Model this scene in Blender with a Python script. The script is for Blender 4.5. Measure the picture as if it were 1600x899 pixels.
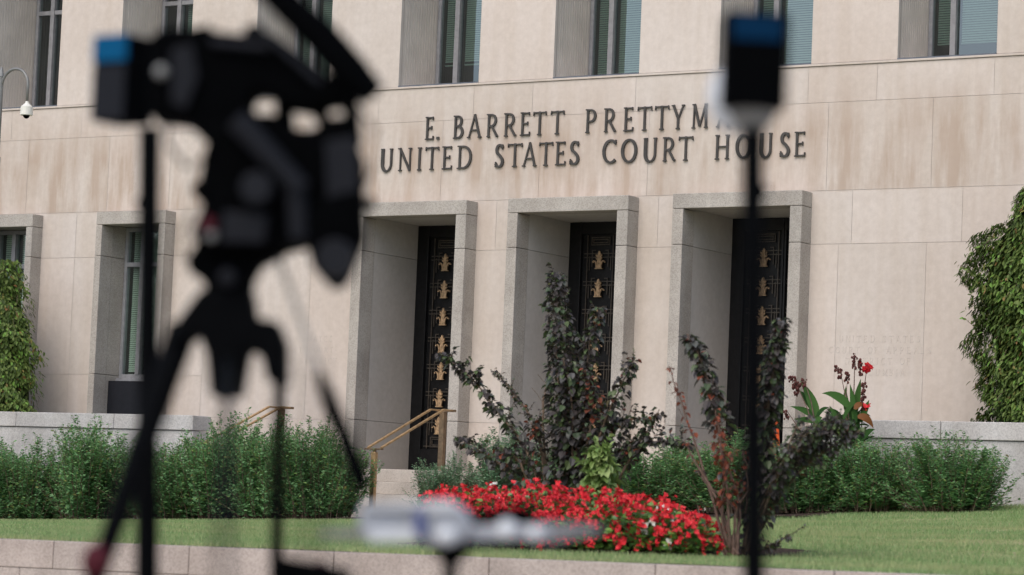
import bpy, math, random
import numpy as np
from mathutils import Vector, Matrix
random.seed(7); rng = np.random.default_rng(7)
PI = math.pi
scene = bpy.context.scene
C = bpy.context.collection
for _o in list(bpy.data.objects): bpy.data.objects.remove(_o, do_unlink=True)

# ------------------------------------------------------------------ camera
FPX = 4500.0; CX, CY = 800.0, 449.5
def _n(v): v = np.array(v, float); return v / np.linalg.norm(v)
_L = FPX * FPX / (7100 * .041 + 69.5)
_X = -_n([-7100, -69.5, -FPX]); _Z = _n([.041 * _L, _L, -FPX]); _Y = np.cross(_Z, _X)
CM = np.array([_X, _Y, _Z])                       # camera axes -> world
EYE = np.array([0, 0, 1.25])
def ray(x, y): return CM @ np.array([(x - CX) / FPX, -(y - CY) / FPX, -1.])
def on_y(x, y, Y): d = ray(x, y); return Vector(EYE + d * (Y - EYE[1]) / d[1])
def at_depth(x, y, dist): return Vector(EYE + ray(x, y) * dist)
def X_on(x, y, Y): return on_y(x, y, Y).x
cam_d = bpy.data.cameras.new('camera'); cam = bpy.data.objects.new('camera', cam_d); C.objects.link(cam)
m4 = Matrix([list(CM[0]) + [EYE[0]], list(CM[1]) + [EYE[1]], list(CM[2]) + [EYE[2]], [0, 0, 0, 1]])
cam.matrix_world = m4
cam_d.sensor_width = 36; cam_d.lens = FPX / 1600 * 36
cam_d.clip_end = 2000; cam_d.clip_start = .1
cam_d.dof.use_dof = True; cam_d.dof.focus_distance = 40.5; cam_d.dof.aperture_fstop = 2.8
scene.camera = cam
FWD = Vector((-CM[0][2], -CM[1][2], 0)).normalized(); RGT = Vector((FWD.y, -FWD.x, 0)); UP = Vector((0, 0, 1))

# ------------------------------------------------------------------ light
SUN_EL, SUN_AZ = math.radians(50), math.radians(176)      # azimuth clockwise from +Y: in front of the facade, softened by cloud
w = bpy.data.worlds.new('World'); scene.world = w; w.use_nodes = True
nt = w.node_tree; bg = nt.nodes['Background']
sky = nt.nodes.new('ShaderNodeTexSky'); sky.sky_type = 'NISHITA'; sky.sun_disc = False
sky.sun_elevation = SUN_EL; sky.sun_rotation = SUN_AZ; sky.air_density = 1.0; sky.dust_density = 2.5; sky.ozone_density = 1.0
nt.links.new(sky.outputs[0], bg.inputs[0]); bg.inputs[1].default_value = .15
sun_d = bpy.data.lights.new('sun', 'SUN'); sun = bpy.data.objects.new('sun', sun_d); C.objects.link(sun)
sun_d.energy = .85; sun_d.angle = math.radians(50); sun_d.color = (1, .965, .92)
sdir = Vector((math.sin(SUN_AZ) * math.cos(SUN_EL), math.cos(SUN_AZ) * math.cos(SUN_EL), math.sin(SUN_EL)))
sun.rotation_euler = sdir.to_track_quat('Z', 'Y').to_euler()
sun.location = sdir * 60
scene.view_settings.view_transform = 'Standard'; scene.view_settings.look = 'None'
scene.view_settings.exposure = 0.49; scene.view_settings.gamma = 1; scene.view_settings.use_curve_mapping = False
scene.render.engine = 'CYCLES'
scene.cycles.max_bounces = 8; scene.cycles.transparent_max_bounces = 12

# ------------------------------------------------------------------ materials
def new_mat(name, rough=.8, spec=.3):
    m = bpy.data.materials.new(name); m.use_nodes = True
    b = m.node_tree.nodes['Principled BSDF']
    b.inputs['Roughness'].default_value = rough; b.inputs['Specular IOR Level'].default_value = spec
    return m, m.node_tree, b
def nd(t, ty, **k):
    n = t.nodes.new(ty)
    for a, v in k.items(): setattr(n, a, v)
    return n
def ramp(t, fac, stops):
    r = nd(t, 'ShaderNodeValToRGB'); e = r.color_ramp.elements
    while len(e) < len(stops): e.new(.5)
    for i, (p, c) in enumerate(stops): e[i].position = p; e[i].color = (*c, 1)
    t.links.new(fac, r.inputs[0]); return r.outputs[0]
def mapping(t, scale):
    g = nd(t, 'ShaderNodeNewGeometry'); mp = nd(t, 'ShaderNodeMapping'); mp.inputs['Scale'].default_value = scale
    t.links.new(g.outputs['Position'], mp.inputs[0]); return mp.outputs[0]
def noise(t, scale, detail=4, vec=(1, 1, 1), rough=.55):
    n = nd(t, 'ShaderNodeTexNoise'); n.inputs['Scale'].default_value = scale; n.inputs['Detail'].default_value = detail
    n.inputs['Roughness'].default_value = rough
    t.links.new(mapping(t, vec), n.inputs['Vector']); return n.outputs['Fac']
def mix(t, a, b, fac, mode='MIX'):
    x = nd(t, 'ShaderNodeMix', data_type='RGBA', blend_type=mode)
    for i, v in ((0, fac), (6, a), (7, b)):
        if isinstance(v, (int, float)): x.inputs[i].default_value = v
        elif isinstance(v, tuple): x.inputs[i].default_value = (*v, 1)
        else: t.links.new(v, x.inputs[i])
    return x.outputs[2]
def math_n(t, op, a, b=0., c=0., clamp=False):
    x = nd(t, 'ShaderNodeMath', operation=op); x.use_clamp = clamp
    for i, v in enumerate((a, b, c)):
        if isinstance(v, (int, float)): x.inputs[i].default_value = v
        else: t.links.new(v, x.inputs[i])
    return x.outputs[0]
def bump(t, b, h, strength=.2, dist=.01):
    n = nd(t, 'ShaderNodeBump'); n.inputs['Strength'].default_value = strength; n.inputs['Distance'].default_value = dist
    t.links.new(h, n.inputs['Height']); t.links.new(n.outputs[0], b.inputs['Normal'])
def island(t): return nd(t, 'ShaderNodeNewGeometry').outputs['Random Per Island']
def g3(v, tint=(1, 1, 1)): return tuple(v * x for x in tint)

def mat_lime(name, base, stain=True):
    m, t, b = new_mat(name, .85, .25)
    c = ramp(t, island(t), [(0, base), (.35, g3(.97, (base[0], base[1] * .99, base[2] * .97))), (.7, g3(1.01, (base[0], base[1] * .975, base[2] * .96))), (1, g3(1.04, base))])
    blot = noise(t, .55, 5); c = mix(t, c, ramp(t, blot, [(.3, (.91, .89, .87)), (.62, (1.0, 1.0, 1.0))]), 1., 'MULTIPLY')
    vein = noise(t, 9, 6, (1, 1, 1), .7); c = mix(t, c, ramp(t, vein, [(.3, (.85, .83, .81)), (.7, (1.08, 1.08, 1.08))]), .6, 'MULTIPLY')
    if stain:
        z = nd(t, 'ShaderNodeSeparateXYZ'); g = nd(t, 'ShaderNodeNewGeometry'); t.links.new(g.outputs['Position'], z.inputs[0])
        st = noise(t, 3.2, 5, (1, 1, .16), .6); lo = noise(t, .8, 3)
        band = nd(t, 'ShaderNodeMapRange'); band.inputs[1].default_value = 7.5; band.inputs[2].default_value = 6.7
        t.links.new(z.outputs[2], band.inputs[0])
        low = nd(t, 'ShaderNodeMapRange'); low.inputs[1].default_value = 5.82; low.inputs[2].default_value = 5.87
        t.links.new(z.outputs[2], low.inputs[0])
        s = ramp(t, st, [(.40, (0, 0, 0)), (.60, (1, 1, 1))])
        f = math_n(t, 'MULTIPLY', band.outputs[0], low.outputs[0]); f = math_n(t, 'MULTIPLY', f, s)
        f = math_n(t, 'MULTIPLY', f, ramp(t, lo, [(.28, (0, 0, 0)), (.5, (1, 1, 1))])); f = math_n(t, 'MULTIPLY', f, .8)
        c = mix(t, c, g3(1, (base[0] * .70, base[1] * .60, base[2] * .52)), f)
        # general faint vertical rain streaks
        st2 = noise(t, 5, 4, (1, 1, .05), .6)
        c = mix(t, c, ramp(t, st2, [(.35, (.93, .91, .88)), (.6, (1, 1, 1))]), .7, 'MULTIPLY')
    t.links.new(c, b.inputs['Base Color']); bump(t, b, noise(t, 45, 6, (1, 1, 1), .7), .22, .006)
    return m
M = {}
M['lime'] = mat_lime('limestone', (.62, .555, .50))
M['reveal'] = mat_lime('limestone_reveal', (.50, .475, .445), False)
M['mortar'] = new_mat('mortar', .95)[0]; M['mortar'].node_tree.nodes['Principled BSDF'].inputs['Base Color'].default_value = (.50, .445, .395, 1)

def mat_granite(name, base, scale=85, contrast=.22):
    m, t, b = new_mat(name, .75, .3)
    v = nd(t, 'ShaderNodeTexVoronoi'); v.inputs['Scale'].default_value = scale; t.links.new(mapping(t, (1, 1, 1)), v.inputs['Vector'])
    sx = nd(t, 'ShaderNodeSeparateColor'); t.links.new(v.outputs['Color'], sx.inputs[0])
    c = ramp(t, sx.outputs[0], [(0, g3(1 - contrast, base)), (.5, base), (1, g3(1 + contrast * .6, base))])
    c = mix(t, c, ramp(t, noise(t, 1.6, 5), [(.3, (.80, .78, .76)), (.65, (1.05, 1.04, 1.02))]), 1., 'MULTIPLY')
    c = mix(t, c, ramp(t, noise(t, 4, 5, (1, 1, .12)), [(.3, (.86, .84, .82)), (.6, (1, 1, 1))]), .7, 'MULTIPLY')
    c = mix(t, c, ramp(t, island(t), [(0, (.93, .93, .93)), (1, (1.05, 1.03, 1.02))]), 1., 'MULTIPLY')
    t.links.new(c, b.inputs['Base Color']); bump(t, b, noise(t, 120, 3), .25, .004)
    return m
M['granite'] = mat_granite('grey_granite', (.44, .41, .37))
M['granite_pale'] = mat_granite('pale_granite', (.50, .49, .48), 70, .2)
M['granite_pink'] = mat_granite('pinkish_granite', (.40, .35, .315), 80, .2)
M['step_stone'] = mat_granite('step_stone', (.52, .475, .42), 70, .12)

def plain(name, col, rough=.5, metal=0, spec=.5, var=.15, scale=12):
    m, t, b = new_mat(name, rough, spec); b.inputs['Metallic'].default_value = metal
    c = ramp(t, noise(t, scale, 4), [(.3, g3(1 - var, col)), (.7, g3(1 + var, col))])
    t.links.new(c, b.inputs['Base Color'])
    r = nd(t, 'ShaderNodeMapRange'); r.inputs[3].default_value = max(.03, rough - .1); r.inputs[4].default_value = min(1, rough + .12)
    t.links.new(noise(t, scale * 2, 3), r.inputs[0]); t.links.new(r.outputs[0], b.inputs['Roughness'])
    return m
M['frame'] = plain('window_aluminium', (.27, .27, .28), .45, .1)
M['fin'] = plain('ribbed_panel', (.58, .53, .475), .7, 0, .3, .08, 3)
M['sill_metal'] = plain('sill_metal', (.12, .13, .15), .4, .4)
M['door'] = plain('black_bronze', (.012, .012, .013), .38, .5, .5, .3)
M['grille'] = plain('grille_bronze', (.075, .062, .05), .4, .3, .5, .3, 20)
M['gold'] = plain('gilt_bronze', (.46, .31, .18), .5, .25, .5, .5, 25)
M['letter'] = plain('letter_bronze', (.062, .056, .050), .55, .3, .4, .25, 10)
M['carved'] = plain('carved_letter', (.55, .49, .435), .9, 0, .2, .05)
M['brass'] = plain('brass_rail', (.50, .33, .17), .38, .6, .5, .25, 18)
M['brass_dark'] = plain('dark_brass', (.22, .15, .09), .42, .6, .5, .3, 18)
M['panel'] = plain('dark_panel', (.010, .011, .015), .55, 0, .25, .2)
M['blind'] = plain('blind_slat', (.26, .31, .28), .6, 0, .3, .05)
M['blind_pale'] = plain('blind_slat_pale', (.90, .92, .82), .6, 0, .3, .05)
M['room'] = plain('dark_room', (.035, .038, .036), .9, 0, .1, .1)
M['black'] = plain('black_plastic', (.0012, .0014, .0017), .85, 0, .02, .2, 30)
M['black_metal'] = plain('black_metal', (.0014, .0017, .0022), .75, 0, .04, .2, 30)
M['charcoal'] = plain('charcoal_plastic', (.009, .010, .013), .6, 0, .12, .1, 20)
M['blue'] = plain('blue_label', (.003, .065, .15), .7, 0, .05, .1, 20)
M['blue_dark'] = plain('blue_screen', (.0005, .018, .05), .7, 0, .05, .1, 20)
M['red_knob'] = plain('dark_red_knob', (.055, .007, .012), .6, 0, .15, .2, 20)
M['white'] = plain('white_plastic', (.56, .58, .60), .4, 0, .5, .05)
M['silver'] = plain('silver_plastic', (.36, .38, .42), .35, .3, .5, .1)
M['grey_soft'] = plain('grey_plastic', (.17, .17, .18), .5, 0, .3, .1)
M['navy'] = plain('navy_plastic', (.05, .07, .20), .4, 0, .5, .1)
M['pole'] = plain('grey_pole', (.20, .20, .19), .45, .3)
M['cream'] = plain('cream_housing', (.72, .70, .62), .4, 0, .5, .04)
M['orange'] = plain('orange_plastic', (.85, .12, .02), .5, 0, .4, .1)
M['bark'] = plain('stem_bark', (.17, .12, .085), .85, 0, .2, .3, 30)
M['stem_green'] = plain('stem_green', (.10, .13, .05), .7, 0, .2, .3, 30)
M['stem_red'] = plain('stem_red', (.14, .09, .07), .7, 0, .2, .3, 30)
M['seed'] = plain('seed_head', (.10, .035, .03), .8, 0, .2, .4, 30)
m, t, b = new_mat('concrete_paving', .85)
t.links.new(ramp(t, noise(t, 2, 6), [(.3, (.38, .35, .31)), (.7, (.48, .45, .41))]), b.inputs['Base Color']); M['paving'] = m
m, t, b = new_mat('mulch', .95, .1)
t.links.new(ramp(t, noise(t, 25, 6), [(.35, (.02, .014, .011)), (.7, (.10, .07, .055))]), b.inputs['Base Color']); bump(t, b, noise(t, 30, 5), 1., .03); M['mulch'] = m
m, t, b = new_mat('grass_soil', .9, .1)
t.links.new(ramp(t, noise(t, 1.2, 5), [(.35, (.17, .23, .08)), (.52, (.24, .28, .11)), (.64, (.40, .36, .20))]), b.inputs['Base Color']); bump(t, b, noise(t, 90, 4), .8, .02); M['soil'] = m

def mat_leaf(name, stops, rough=.45, spec=.35, trans=.25, patch=None):
    m, t, b = new_mat(name, rough, spec)
    c = ramp(t, island(t), stops)
    if patch:
        c = mix(t, c, patch, ramp(t, noise(t, 1.0, 5, (.3, 2.4, 1)), [(.44, (0, 0, 0)), (.62, (.9, .9, .9))]))
    t.links.new(c, b.inputs['Base Color'])
    tr = nd(t, 'ShaderNodeBsdfTranslucent'); t.links.new(c, tr.inputs[0])
    mx = nd(t, 'ShaderNodeMixShader'); mx.inputs[0].default_value = trans
    out = t.nodes['Material Output']; t.links.new(b.outputs[0], mx.inputs[1]); t.links.new(tr.outputs[0], mx.inputs[2]); t.links.new(mx.outputs[0], out.inputs[0])
    return m
M['leaf_hedge'] = mat_leaf('hedge_leaf', [(0, (.075, .17, .055)), (.5, (.15, .32, .12)), (.85, (.26, .47, .20)), (.95, (.28, .44, .12)), (1, (.28, .22, .08))], .5, .4, .38)
M['leaf_grey'] = mat_leaf('pale_hedge_leaf', [(0, (.10, .19, .10)), (.5, (.17, .30, .16)), (1, (.26, .40, .23))], .5, .4, .35)
M['leaf_ivy'] = mat_leaf('vine_leaf', [(0, (.04, .065, .015)), (.4, (.09, .14, .03)), (.75, (.16, .21, .055)), (.92, (.17, .34, .06)), (1, (.24, .12, .05))], .5, .25)
M['leaf_lime'] = mat_leaf('lime_leaf', [(0, (.13, .22, .05)), (.5, (.22, .32, .09)), (1, (.36, .45, .17))])
M['leaf_purple'] = mat_leaf('purple_leaf', [(0, (.030, .022, .020)), (.38, (.060, .050, .046)), (.62, (.11, .105, .10)), (.74, (.055, .085, .042)), (.985, (.10, .14, .05)), (1, (.10, .04, .025))], .45, .4, .2)
M['leaf_rust'] = mat_leaf('rust_leaf', [(0, (.18, .045, .025)), (.6, (.26, .075, .04)), (1, (.09, .04, .03))], .6, .2, .2)
M['leaf_canna'] = mat_leaf('canna_leaf', [(0, (.016, .05, .010)), (.6, (.035, .09, .018)), (.85, (.055, .12, .03)), (1, (.12, .09, .02))], .7, .12, .1)
M['leaf_canna_brown'] = mat_leaf('withered_canna_leaf', [(0, (.10, .03, .015)), (1, (.20, .08, .02))], .6, .2, .2)
M['leaf_begonia'] = mat_leaf('begonia_leaf', [(0, (.04, .10, .02)), (.6, (.09, .20, .04)), (1, (.20, .34, .07))], .3, .5, .2)
M['petal_red'] = mat_leaf('red_petal', [(0, (.30, .008, .016)), (.4, (.62, .016, .028)), (.8, (.78, .03, .04)), (1, (.85, .09, .09))], .5, .3, .3)
M['petal_white'] = mat_leaf('white_petal', [(0, (.6, .6, .5)), (1, (.8, .78, .72))], .5, .3, .3)
M['grass'] = mat_leaf('grass_blade', [(0, (.16, .27, .09)), (.5, (.25, .38, .15)), (.85, (.33, .44, .20)), (1, (.52, .48, .29))], .6, .2, .35, (.38, .41, .20))
M['leaf_tree'] = mat_leaf('tree_leaf', [(0, (.04, .09, .02)), (.5, (.07, .14, .03)), (1, (.12, .2, .05))])
# tinted window glass
m = bpy.data.materials.new('tinted_glass'); m.use_nodes = True; t = m.node_tree; t.nodes.remove(t.nodes['Principled BSDF'])
tr = nd(t, 'ShaderNodeBsdfTransparent'); tr.inputs[0].default_value = (.55, .66, .61, 1)
gl = nd(t, 'ShaderNodeBsdfGlossy'); gl.inputs['Roughness'].default_value = .02; gl.inputs[0].default_value = (.9, .97, 1, 1)
lw = nd(t, 'ShaderNodeLayerWeight'); lw.inputs[0].default_value = .5
fac_ = math_n(t, 'ADD', math_n(t, 'MULTIPLY', math_n(t, 'POWER', lw.outputs['Facing'], 3.5), .85), .16)
mx = nd(t, 'ShaderNodeMixShader'); t.links.new(fac_, mx.inputs[0]); t.links.new(tr.outputs[0], mx.inputs[1]); t.links.new(gl.outputs[0], mx.inputs[2])
t.links.new(mx.outputs[0], t.nodes['Material Output'].inputs[0]); M['glass'] = m

# ------------------------------------------------------------------ mesh helpers
class MB:
    def __init__(s): s.v = []; s.f = []
    def add(s, vs, fs):
        k = len(s.v); s.v += [tuple(p) for p in vs]; s.f += [tuple(k + i for i in f) for f in fs]
    def quad(s, a, b, c, d): s.add([a, b, c, d], [(0, 1, 2, 3)])
    def box(s, x0, x1, y0, y1, z0, z1):
        s.add([(x, y, z) for x in (x0, x1) for y in (y0, y1) for z in (z0, z1)],
              [(0, 1, 3, 2), (4, 6, 7, 5), (0, 4, 5, 1), (2, 3, 7, 6), (0, 2, 6, 4), (1, 5, 7, 3)])
    def obox(s, c, ax, ay, az):                      # centre and three half axes
        c = Vector(c); ax, ay, az = Vector(ax), Vector(ay), Vector(az)
        s.add([c + ax * i + ay * j + az * k for i in (-1, 1) for j in (-1, 1) for k in (-1, 1)],
              [(0, 1, 3, 2), (4, 6, 7, 5), (0, 4, 5, 1), (2, 3, 7, 6), (0, 2, 6, 4), (1, 5, 7, 3)])
    def tube(s, pts, r, n=8, cap=True):
        pts = [Vector(p) for p in pts]; rs = r if isinstance(r, (list, tuple)) else [r] * len(pts)
        k = len(s.v); ref = Vector((0, 0, 1))
        for i, p in enumerate(pts):
            d = (pts[min(i + 1, len(pts) - 1)] - pts[max(i - 1, 0)]).normalized()
            a = d.cross(ref)
            if a.length < .05: a = d.cross(Vector((1, 0, 0)))
            a.normalize(); b_ = d.cross(a)
            for j in range(n):
                an = 2 * PI * j / n; s.v.append(tuple(p + (a * math.cos(an) + b_ * math.sin(an)) * rs[i]))
        for i in range(len(pts) - 1):
            for j in range(n):
                s.f.append((k + i * n + j, k + i * n + (j + 1) % n, k + (i + 1) * n + (j + 1) % n, k + (i + 1) * n + j))
        if cap:
            s.f.append(tuple(k + j for j in range(n))[::-1]); s.f.append(tuple(k + (len(pts) - 1) * n + j for j in range(n)))
    def ball(s, c, r, sx=1, sy=1, sz=1, nu=10, nv=7):
        k = len(s.v); c = Vector(c)
        for i in range(1, nv):
            th = PI * i / nv
            for j in range(nu):
                ph = 2 * PI * j / nu
                s.v.append((c.x + r * sx * math.sin(th) * math.cos(ph), c.y + r * sy * math.sin(th) * math.sin(ph), c.z + r * sz * math.cos(th)))
        s.v.append((c.x, c.y, c.z + r * sz)); s.v.append((c.x, c.y, c.z - r * sz)); T = len(s.v) - 2
        for i in range(nv - 2):
            for j in range(nu):
                s.f.append((k + i * nu + j, k + (i + 1) * nu + j, k + (i + 1) * nu + (j + 1) % nu, k + i * nu + (j + 1) % nu))
        for j in range(nu):
            s.f.append((T, k + j, k + (j + 1) % nu)); s.f.append((T + 1, k + (nv - 2) * nu + (j + 1) % nu, k + (nv - 2) * nu + j))
    def prism(s, pts, off):                          # closed outline extruded by vector off
        pts = [Vector(p) for p in pts]; off = Vector(off); n = len(pts)
        s.add(pts + [p + off for p in pts], [tuple(range(n)), tuple(range(2 * n - 1, n - 1, -1))] + [(i, i + n, (i + 1) % n + n, (i + 1) % n) for i in range(n)])
    def build(s, name, mat, parent=None, smooth=False, bevel=0, seg=2, origin=None):
        me = bpy.data.meshes.new(name)
        vs = s.v
        org = Vector((0, 0, 0))
        if parent is not None: org = parent.get('_wl', (0, 0, 0)); org = Vector(org)
        elif origin is not None: org = Vector(origin)
        if org.length > 0: vs = [(a - org.x, b_ - org.y, c - org.z) for a, b_, c in s.v]
        me.from_pydata(vs, [], s.f); me.update()
        o = bpy.data.objects.new(name, me); C.objects.link(o)
        if mat: me.materials.append(mat)
        if smooth: me.polygons.foreach_set('use_smooth', [True] * len(me.polygons))
        if bevel:
            md = o.modifiers.new('bevel', 'BEVEL'); md.width = bevel; md.segments = seg; md.limit_method = 'ANGLE'; md.angle_limit = math.radians(35)
        if parent is not None: o.parent = parent; o['_wl'] = tuple(org)
        elif origin is not None: o.location = org; o['_wl'] = tuple(org)
        return o
def tag(o, label, cat, group=None):
    o['label'] = label; o['category'] = cat
    if group: o['group'] = group
    return o
def thing(name, label, cat, loc=(0, 0, 0), group=None):
    o = bpy.data.objects.new(name, None); C.objects.link(o); o.location = loc; o['_wl'] = tuple(loc); o.empty_display_size = .2
    return tag(o, label, cat, group)
def struct(o, kind='structure'): o['kind'] = kind; return o

# ------------------------------------------------------------------ ground
def zc(X): return .918 + .0094 * (X + 15.5)                   # lawn at the kerb wall
def zh(X): return 1.15 + .044 * (X + 22) if X < -10 else 1.678 # lawn at the hedge line
def zl(X, Y):
    t = min(max((Y - 18) / 13, 0), 1.15); return zc(X) + (zh(X) - zc(X)) * t ** 1.7
b = MB(); b.quad((-900, -900, -.02), (900, -900, -.02), (900, 900, -.02), (-900, 900, -.02)); struct(b.build('ground', M['paving']))
b = MB(); b.quad((-70, -6, 0), (30, -6, 0), (30, 17.72, 0), (-70, 17.72, 0)); struct(b.build('sidewalk', M['step_stone']))
def sheet(x0, x1, nx, ys, fz):
    b = MB(); xs = [x0 + (x1 - x0) * i / nx for i in range(nx + 1)]
    vs = [(x, y, fz(x, y)) for y in ys for x in xs]; n = nx + 1
    b.add(vs, [(j * n + i, j * n + i + 1, (j + 1) * n + i + 1, (j + 1) * n + i) for j in range(len(ys) - 1) for i in range(nx)])
    return b
struct(sheet(-60, 12, 72, [18.0 + .5 * i for i in range(30)], lambda x, y: zl(x, y) - .0 + .006 * math.sin(x * 1.7 + y)).build('lawn', M['soil'], smooth=True))
struct(sheet(-60, -14.9, 50, [29.9, 30.4, 30.8, 31.2, 31.6, 32.0, 32.3], lambda x, y: zl(x, y) + .02 + .012 * math.sin(x * 9 + y * 5)).build('mulch_bed', M['mulch'], smooth=True))
struct(sheet(-60, -16.2, 50, [32.25, 32.8, 33.4, 36.6], lambda x, y: (zh(x) + .045) if x > -26 else zh(x) + .045).build('plaza_paving', M['paving']))
struct(sheet(-16.2, 12, 20, [32.25, 36.0], lambda x, y: zl(x, min(y, 32.5)) - .004).build('lawn_by_wall', M['soil']))
# mulch island beneath the begonias and the purple shrubs
b = MB(); n = 40; cx0, cy0, rx, ry = -12.75, 21.6, 1.95, 1.5
ring = [(cx0 + rx * math.cos(2 * PI * i / n) * (1 + .03 * math.sin(5 * i)), cy0 + ry * math.sin(2 * PI * i / n)) for i in range(n)]
b.add([(cx0, cy0, zl(cx0, cy0) + .05)] + [(x, y, zl(x, y) + .012) for x, y in ring], [(0, 1 + i, 1 + (i + 1) % n) for i in range(n)])
struct(b.build('mulch_island', M['mulch'], smooth=True))

# grass blades
def grass_patch(name, N, x0, x1, y0, y1, fz, skip=None):
    X = rng.uniform(x0, x1, N); Yv = y0 + (y1 - y0) * rng.uniform(0, 1, N)
    keep = np.ones(N, bool)
    if skip: keep = ~skip(X, Yv)
    X, Yv = X[keep], Yv[keep]; N = len(X)
    Z = np.array([fz(a, c) for a, c in zip(X, Yv)])
    h = rng.uniform(.02, .045, N) * (1 + .25 * np.sin(Yv * 3.1 + .3 * X)); an = rng.uniform(0, 2 * PI, N); wd = rng.uniform(.003, .006, N)
    lx, ly = rng.normal(0, .35, N) * h, rng.normal(0, .35, N) * h
    v = np.zeros((N, 3, 3)); v[:, 0] = np.stack([X - np.cos(an) * wd, Yv - np.sin(an) * wd, Z - .004], 1)
    v[:, 1] = np.stack([X + np.cos(an) * wd, Yv + np.sin(an) * wd, Z - .004], 1); v[:, 2] = np.stack([X + lx, Yv + ly, Z + h], 1)
    me = bpy.data.meshes.new(name); me.vertices.add(3 * N); me.vertices.foreach_set('co', v.ravel())
    me.loops.add(3 * N); me.loops.foreach_set('vertex_index', np.arange(3 * N)); me.polygons.add(N); me.polygons.foreach_set('loop_start', np.arange(N) * 3)
    me.polygons.foreach_set('loop_total', np.full(N, 3)); me.update(calc_edges=True); me.materials.append(M['grass'])
    o = bpy.data.objects.new(name, me); C.objects.link(o); o['label'] = 'short mown green grass of the lawn'; o['category'] = 'grass'; o['kind'] = 'stuff'; return o
in_isle = lambda X, Y: ((X - cx0) / rx) ** 2 + ((Y - cy0) / ry) ** 2 < .93
g1 = grass_patch('grass', 420000, -30, -8, 18.03, 32.4, zl, lambda X, Y: in_isle(X, Y) | ((Y > 29.95 + .08 * np.sin(X * 3.1) + .05 * np.sin(X * 11)) & (X < -14.95)) | ((X > -8.4 + (Y - 18) * -.43) & False) | (X < -.98 * Y - .6))

# kerb wall (low retaining wall), parallel to the facade
kw = thing('retaining_wall', 'low pinkish granite retaining wall running along the front edge of the lawn', 'wall', (-13, 17.8, 0))
b = MB(); bk = MB(); X = -15.554 - 1.39 * 30
while X < 10:
    z0, z1 = zc(X), zc(X + 1.39)
    for (ta, tb) in ((0, .222), (.228, .45), (.456, .92)):
        xa, xb = X + .004, X + 1.386
        if ta > 0: xa, xb = xa - .35, xb - .35
        za, zb = zc(xa), zc(xb)
        b.add([(xa, 17.72, za - tb), (xb, 17.72, zb - tb), (xb, 17.72, zb - ta), (xa, 17.72, za - ta), (xa, 18.05, za - tb), (xb, 18.05, zb - tb), (xb, 18.05, zb - ta), (xa, 18.05, za - ta)],
              [(0, 1, 2, 3), (3, 2, 6, 7), (1, 5, 6, 2), (4, 0, 3, 7), (5, 4, 7, 6), (0, 4, 5, 1)])
    X += 1.39
b.build('stone_course', M['granite_pink'], kw, bevel=.006, seg=2)
bk.add([(-58, 17.74, 0), (10, 17.74, 0), (10, 17.74, zc(10) - .02), (-58, 17.74, zc(-58) - .02)], [(0, 1, 2, 3)])
bk.build('mortar_bed', M['mortar'], kw)

# ------------------------------------------------------------------ courthouse
YF = 35.0; FL = 1.88; PITCH = 2.712
ch = thing('courthouse', 'pale limestone courthouse with three deep granite doorways and bronze lettering above them', 'building', (-21.2, YF, 1.2))
portals = [(-24.93 + i * PITCH, -22.93 + i * PITCH) for i in range(3)]
uppers = [(-23.01 - 1.43 + (i - 3) * PITCH, -23.01 + (i - 3) * PITCH) for i in range(-1, 9)]      # upper windows
lowers = [(-29.97, -28.57), (-32.71, -31.31), (-35.45, -34.05)]
CORN = 7.60; TOP = 13.5
openings = [(a + .05, b_ - .05, 0, 5.80) for a, b_ in portals] + [(a + .05, b_ - .05, 0, 5.79) for a, b_ in lowers] + [(a, b_, CORN, 10.9) for a, b_ in uppers]
def clip_block(mb, x0, x1, z0, z1, y=YF, g=.0023):
    x0 += g; x1 -= g; z0 += g; z1 -= g
    xs = {x0, x1}; zs = {z0, z1}
    for a, b_, c, d in openings:
        if a < x1 and b_ > x0 and c < z1 and d > z0:
            for q in (a, b_):
                if x0 < q < x1: xs.add(q)
            for q in (c, d):
                if z0 < q < z1: zs.add(q)
    xs, zs = sorted(xs), sorted(zs); idx = {}; vs = []; fs = []
    def vid(i, j):
        if (i, j) not in idx: idx[(i, j)] = len(vs); vs.append((xs[i], y, zs[j]))
        return idx[(i, j)]
    for i in range(len(xs) - 1):
        for j in range(len(zs) - 1):
            mx_, mz = (xs[i] + xs[i + 1]) / 2, (zs[j] + zs[j + 1]) / 2
            if any(a < mx_ < b_ and c < mz < d for a, b_, c, d in openings): continue
            fs.append((vid(i, j), vid(i + 1, j), vid(i + 1, j + 1), vid(i, j + 1)))
    if fs: mb.add(vs, fs)
wall = MB(); XL, XR = -62., 6.
def course(z0, z1, joints, lo, hi, seed):
    r = random.Random(seed); js = sorted(joints)
    while js[0] > XL: js.insert(0, js[0] - r.uniform(lo, hi))
    while js[-1] < XR: js.append(js[-1] + r.uniform(lo, hi))
    for a, b_ in zip(js, js[1:]): clip_block(wall, a, b_, z0, z1)
course(.4, 2.61, [-27.9, -26.4], 1.3, 2.2, 1)
course(2.61, 3.25, [-31.0, -28.5, -27.9], 30, 40, 2) if False else None
def split_course():
    for a, b_, zz in ((XL, -27.9, (2.61, 3.25, 5.12)), (-27.9, XR, (2.61, 5.12))):
        js = [-27.9, -25.9, -23.9, -21.3, -18.6, -17.09, -15.8, -14.2, -12.5, -10.6, -8.5, -6.4, -4, -2, 0, 2, 4, XR] if a > -40 else [XL + 1.7 * i for i in range(19)] + [-30.6, -27.9]
        js = [j for j in sorted(set(js)) if a <= j <= b_]
        if a not in js: js.insert(0, a)
        for z0, z1 in zip(zz, zz[1:]):
            for p, q in zip(js, js[1:]): clip_block(wall, p, q, z0, z1)
split_course()
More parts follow.
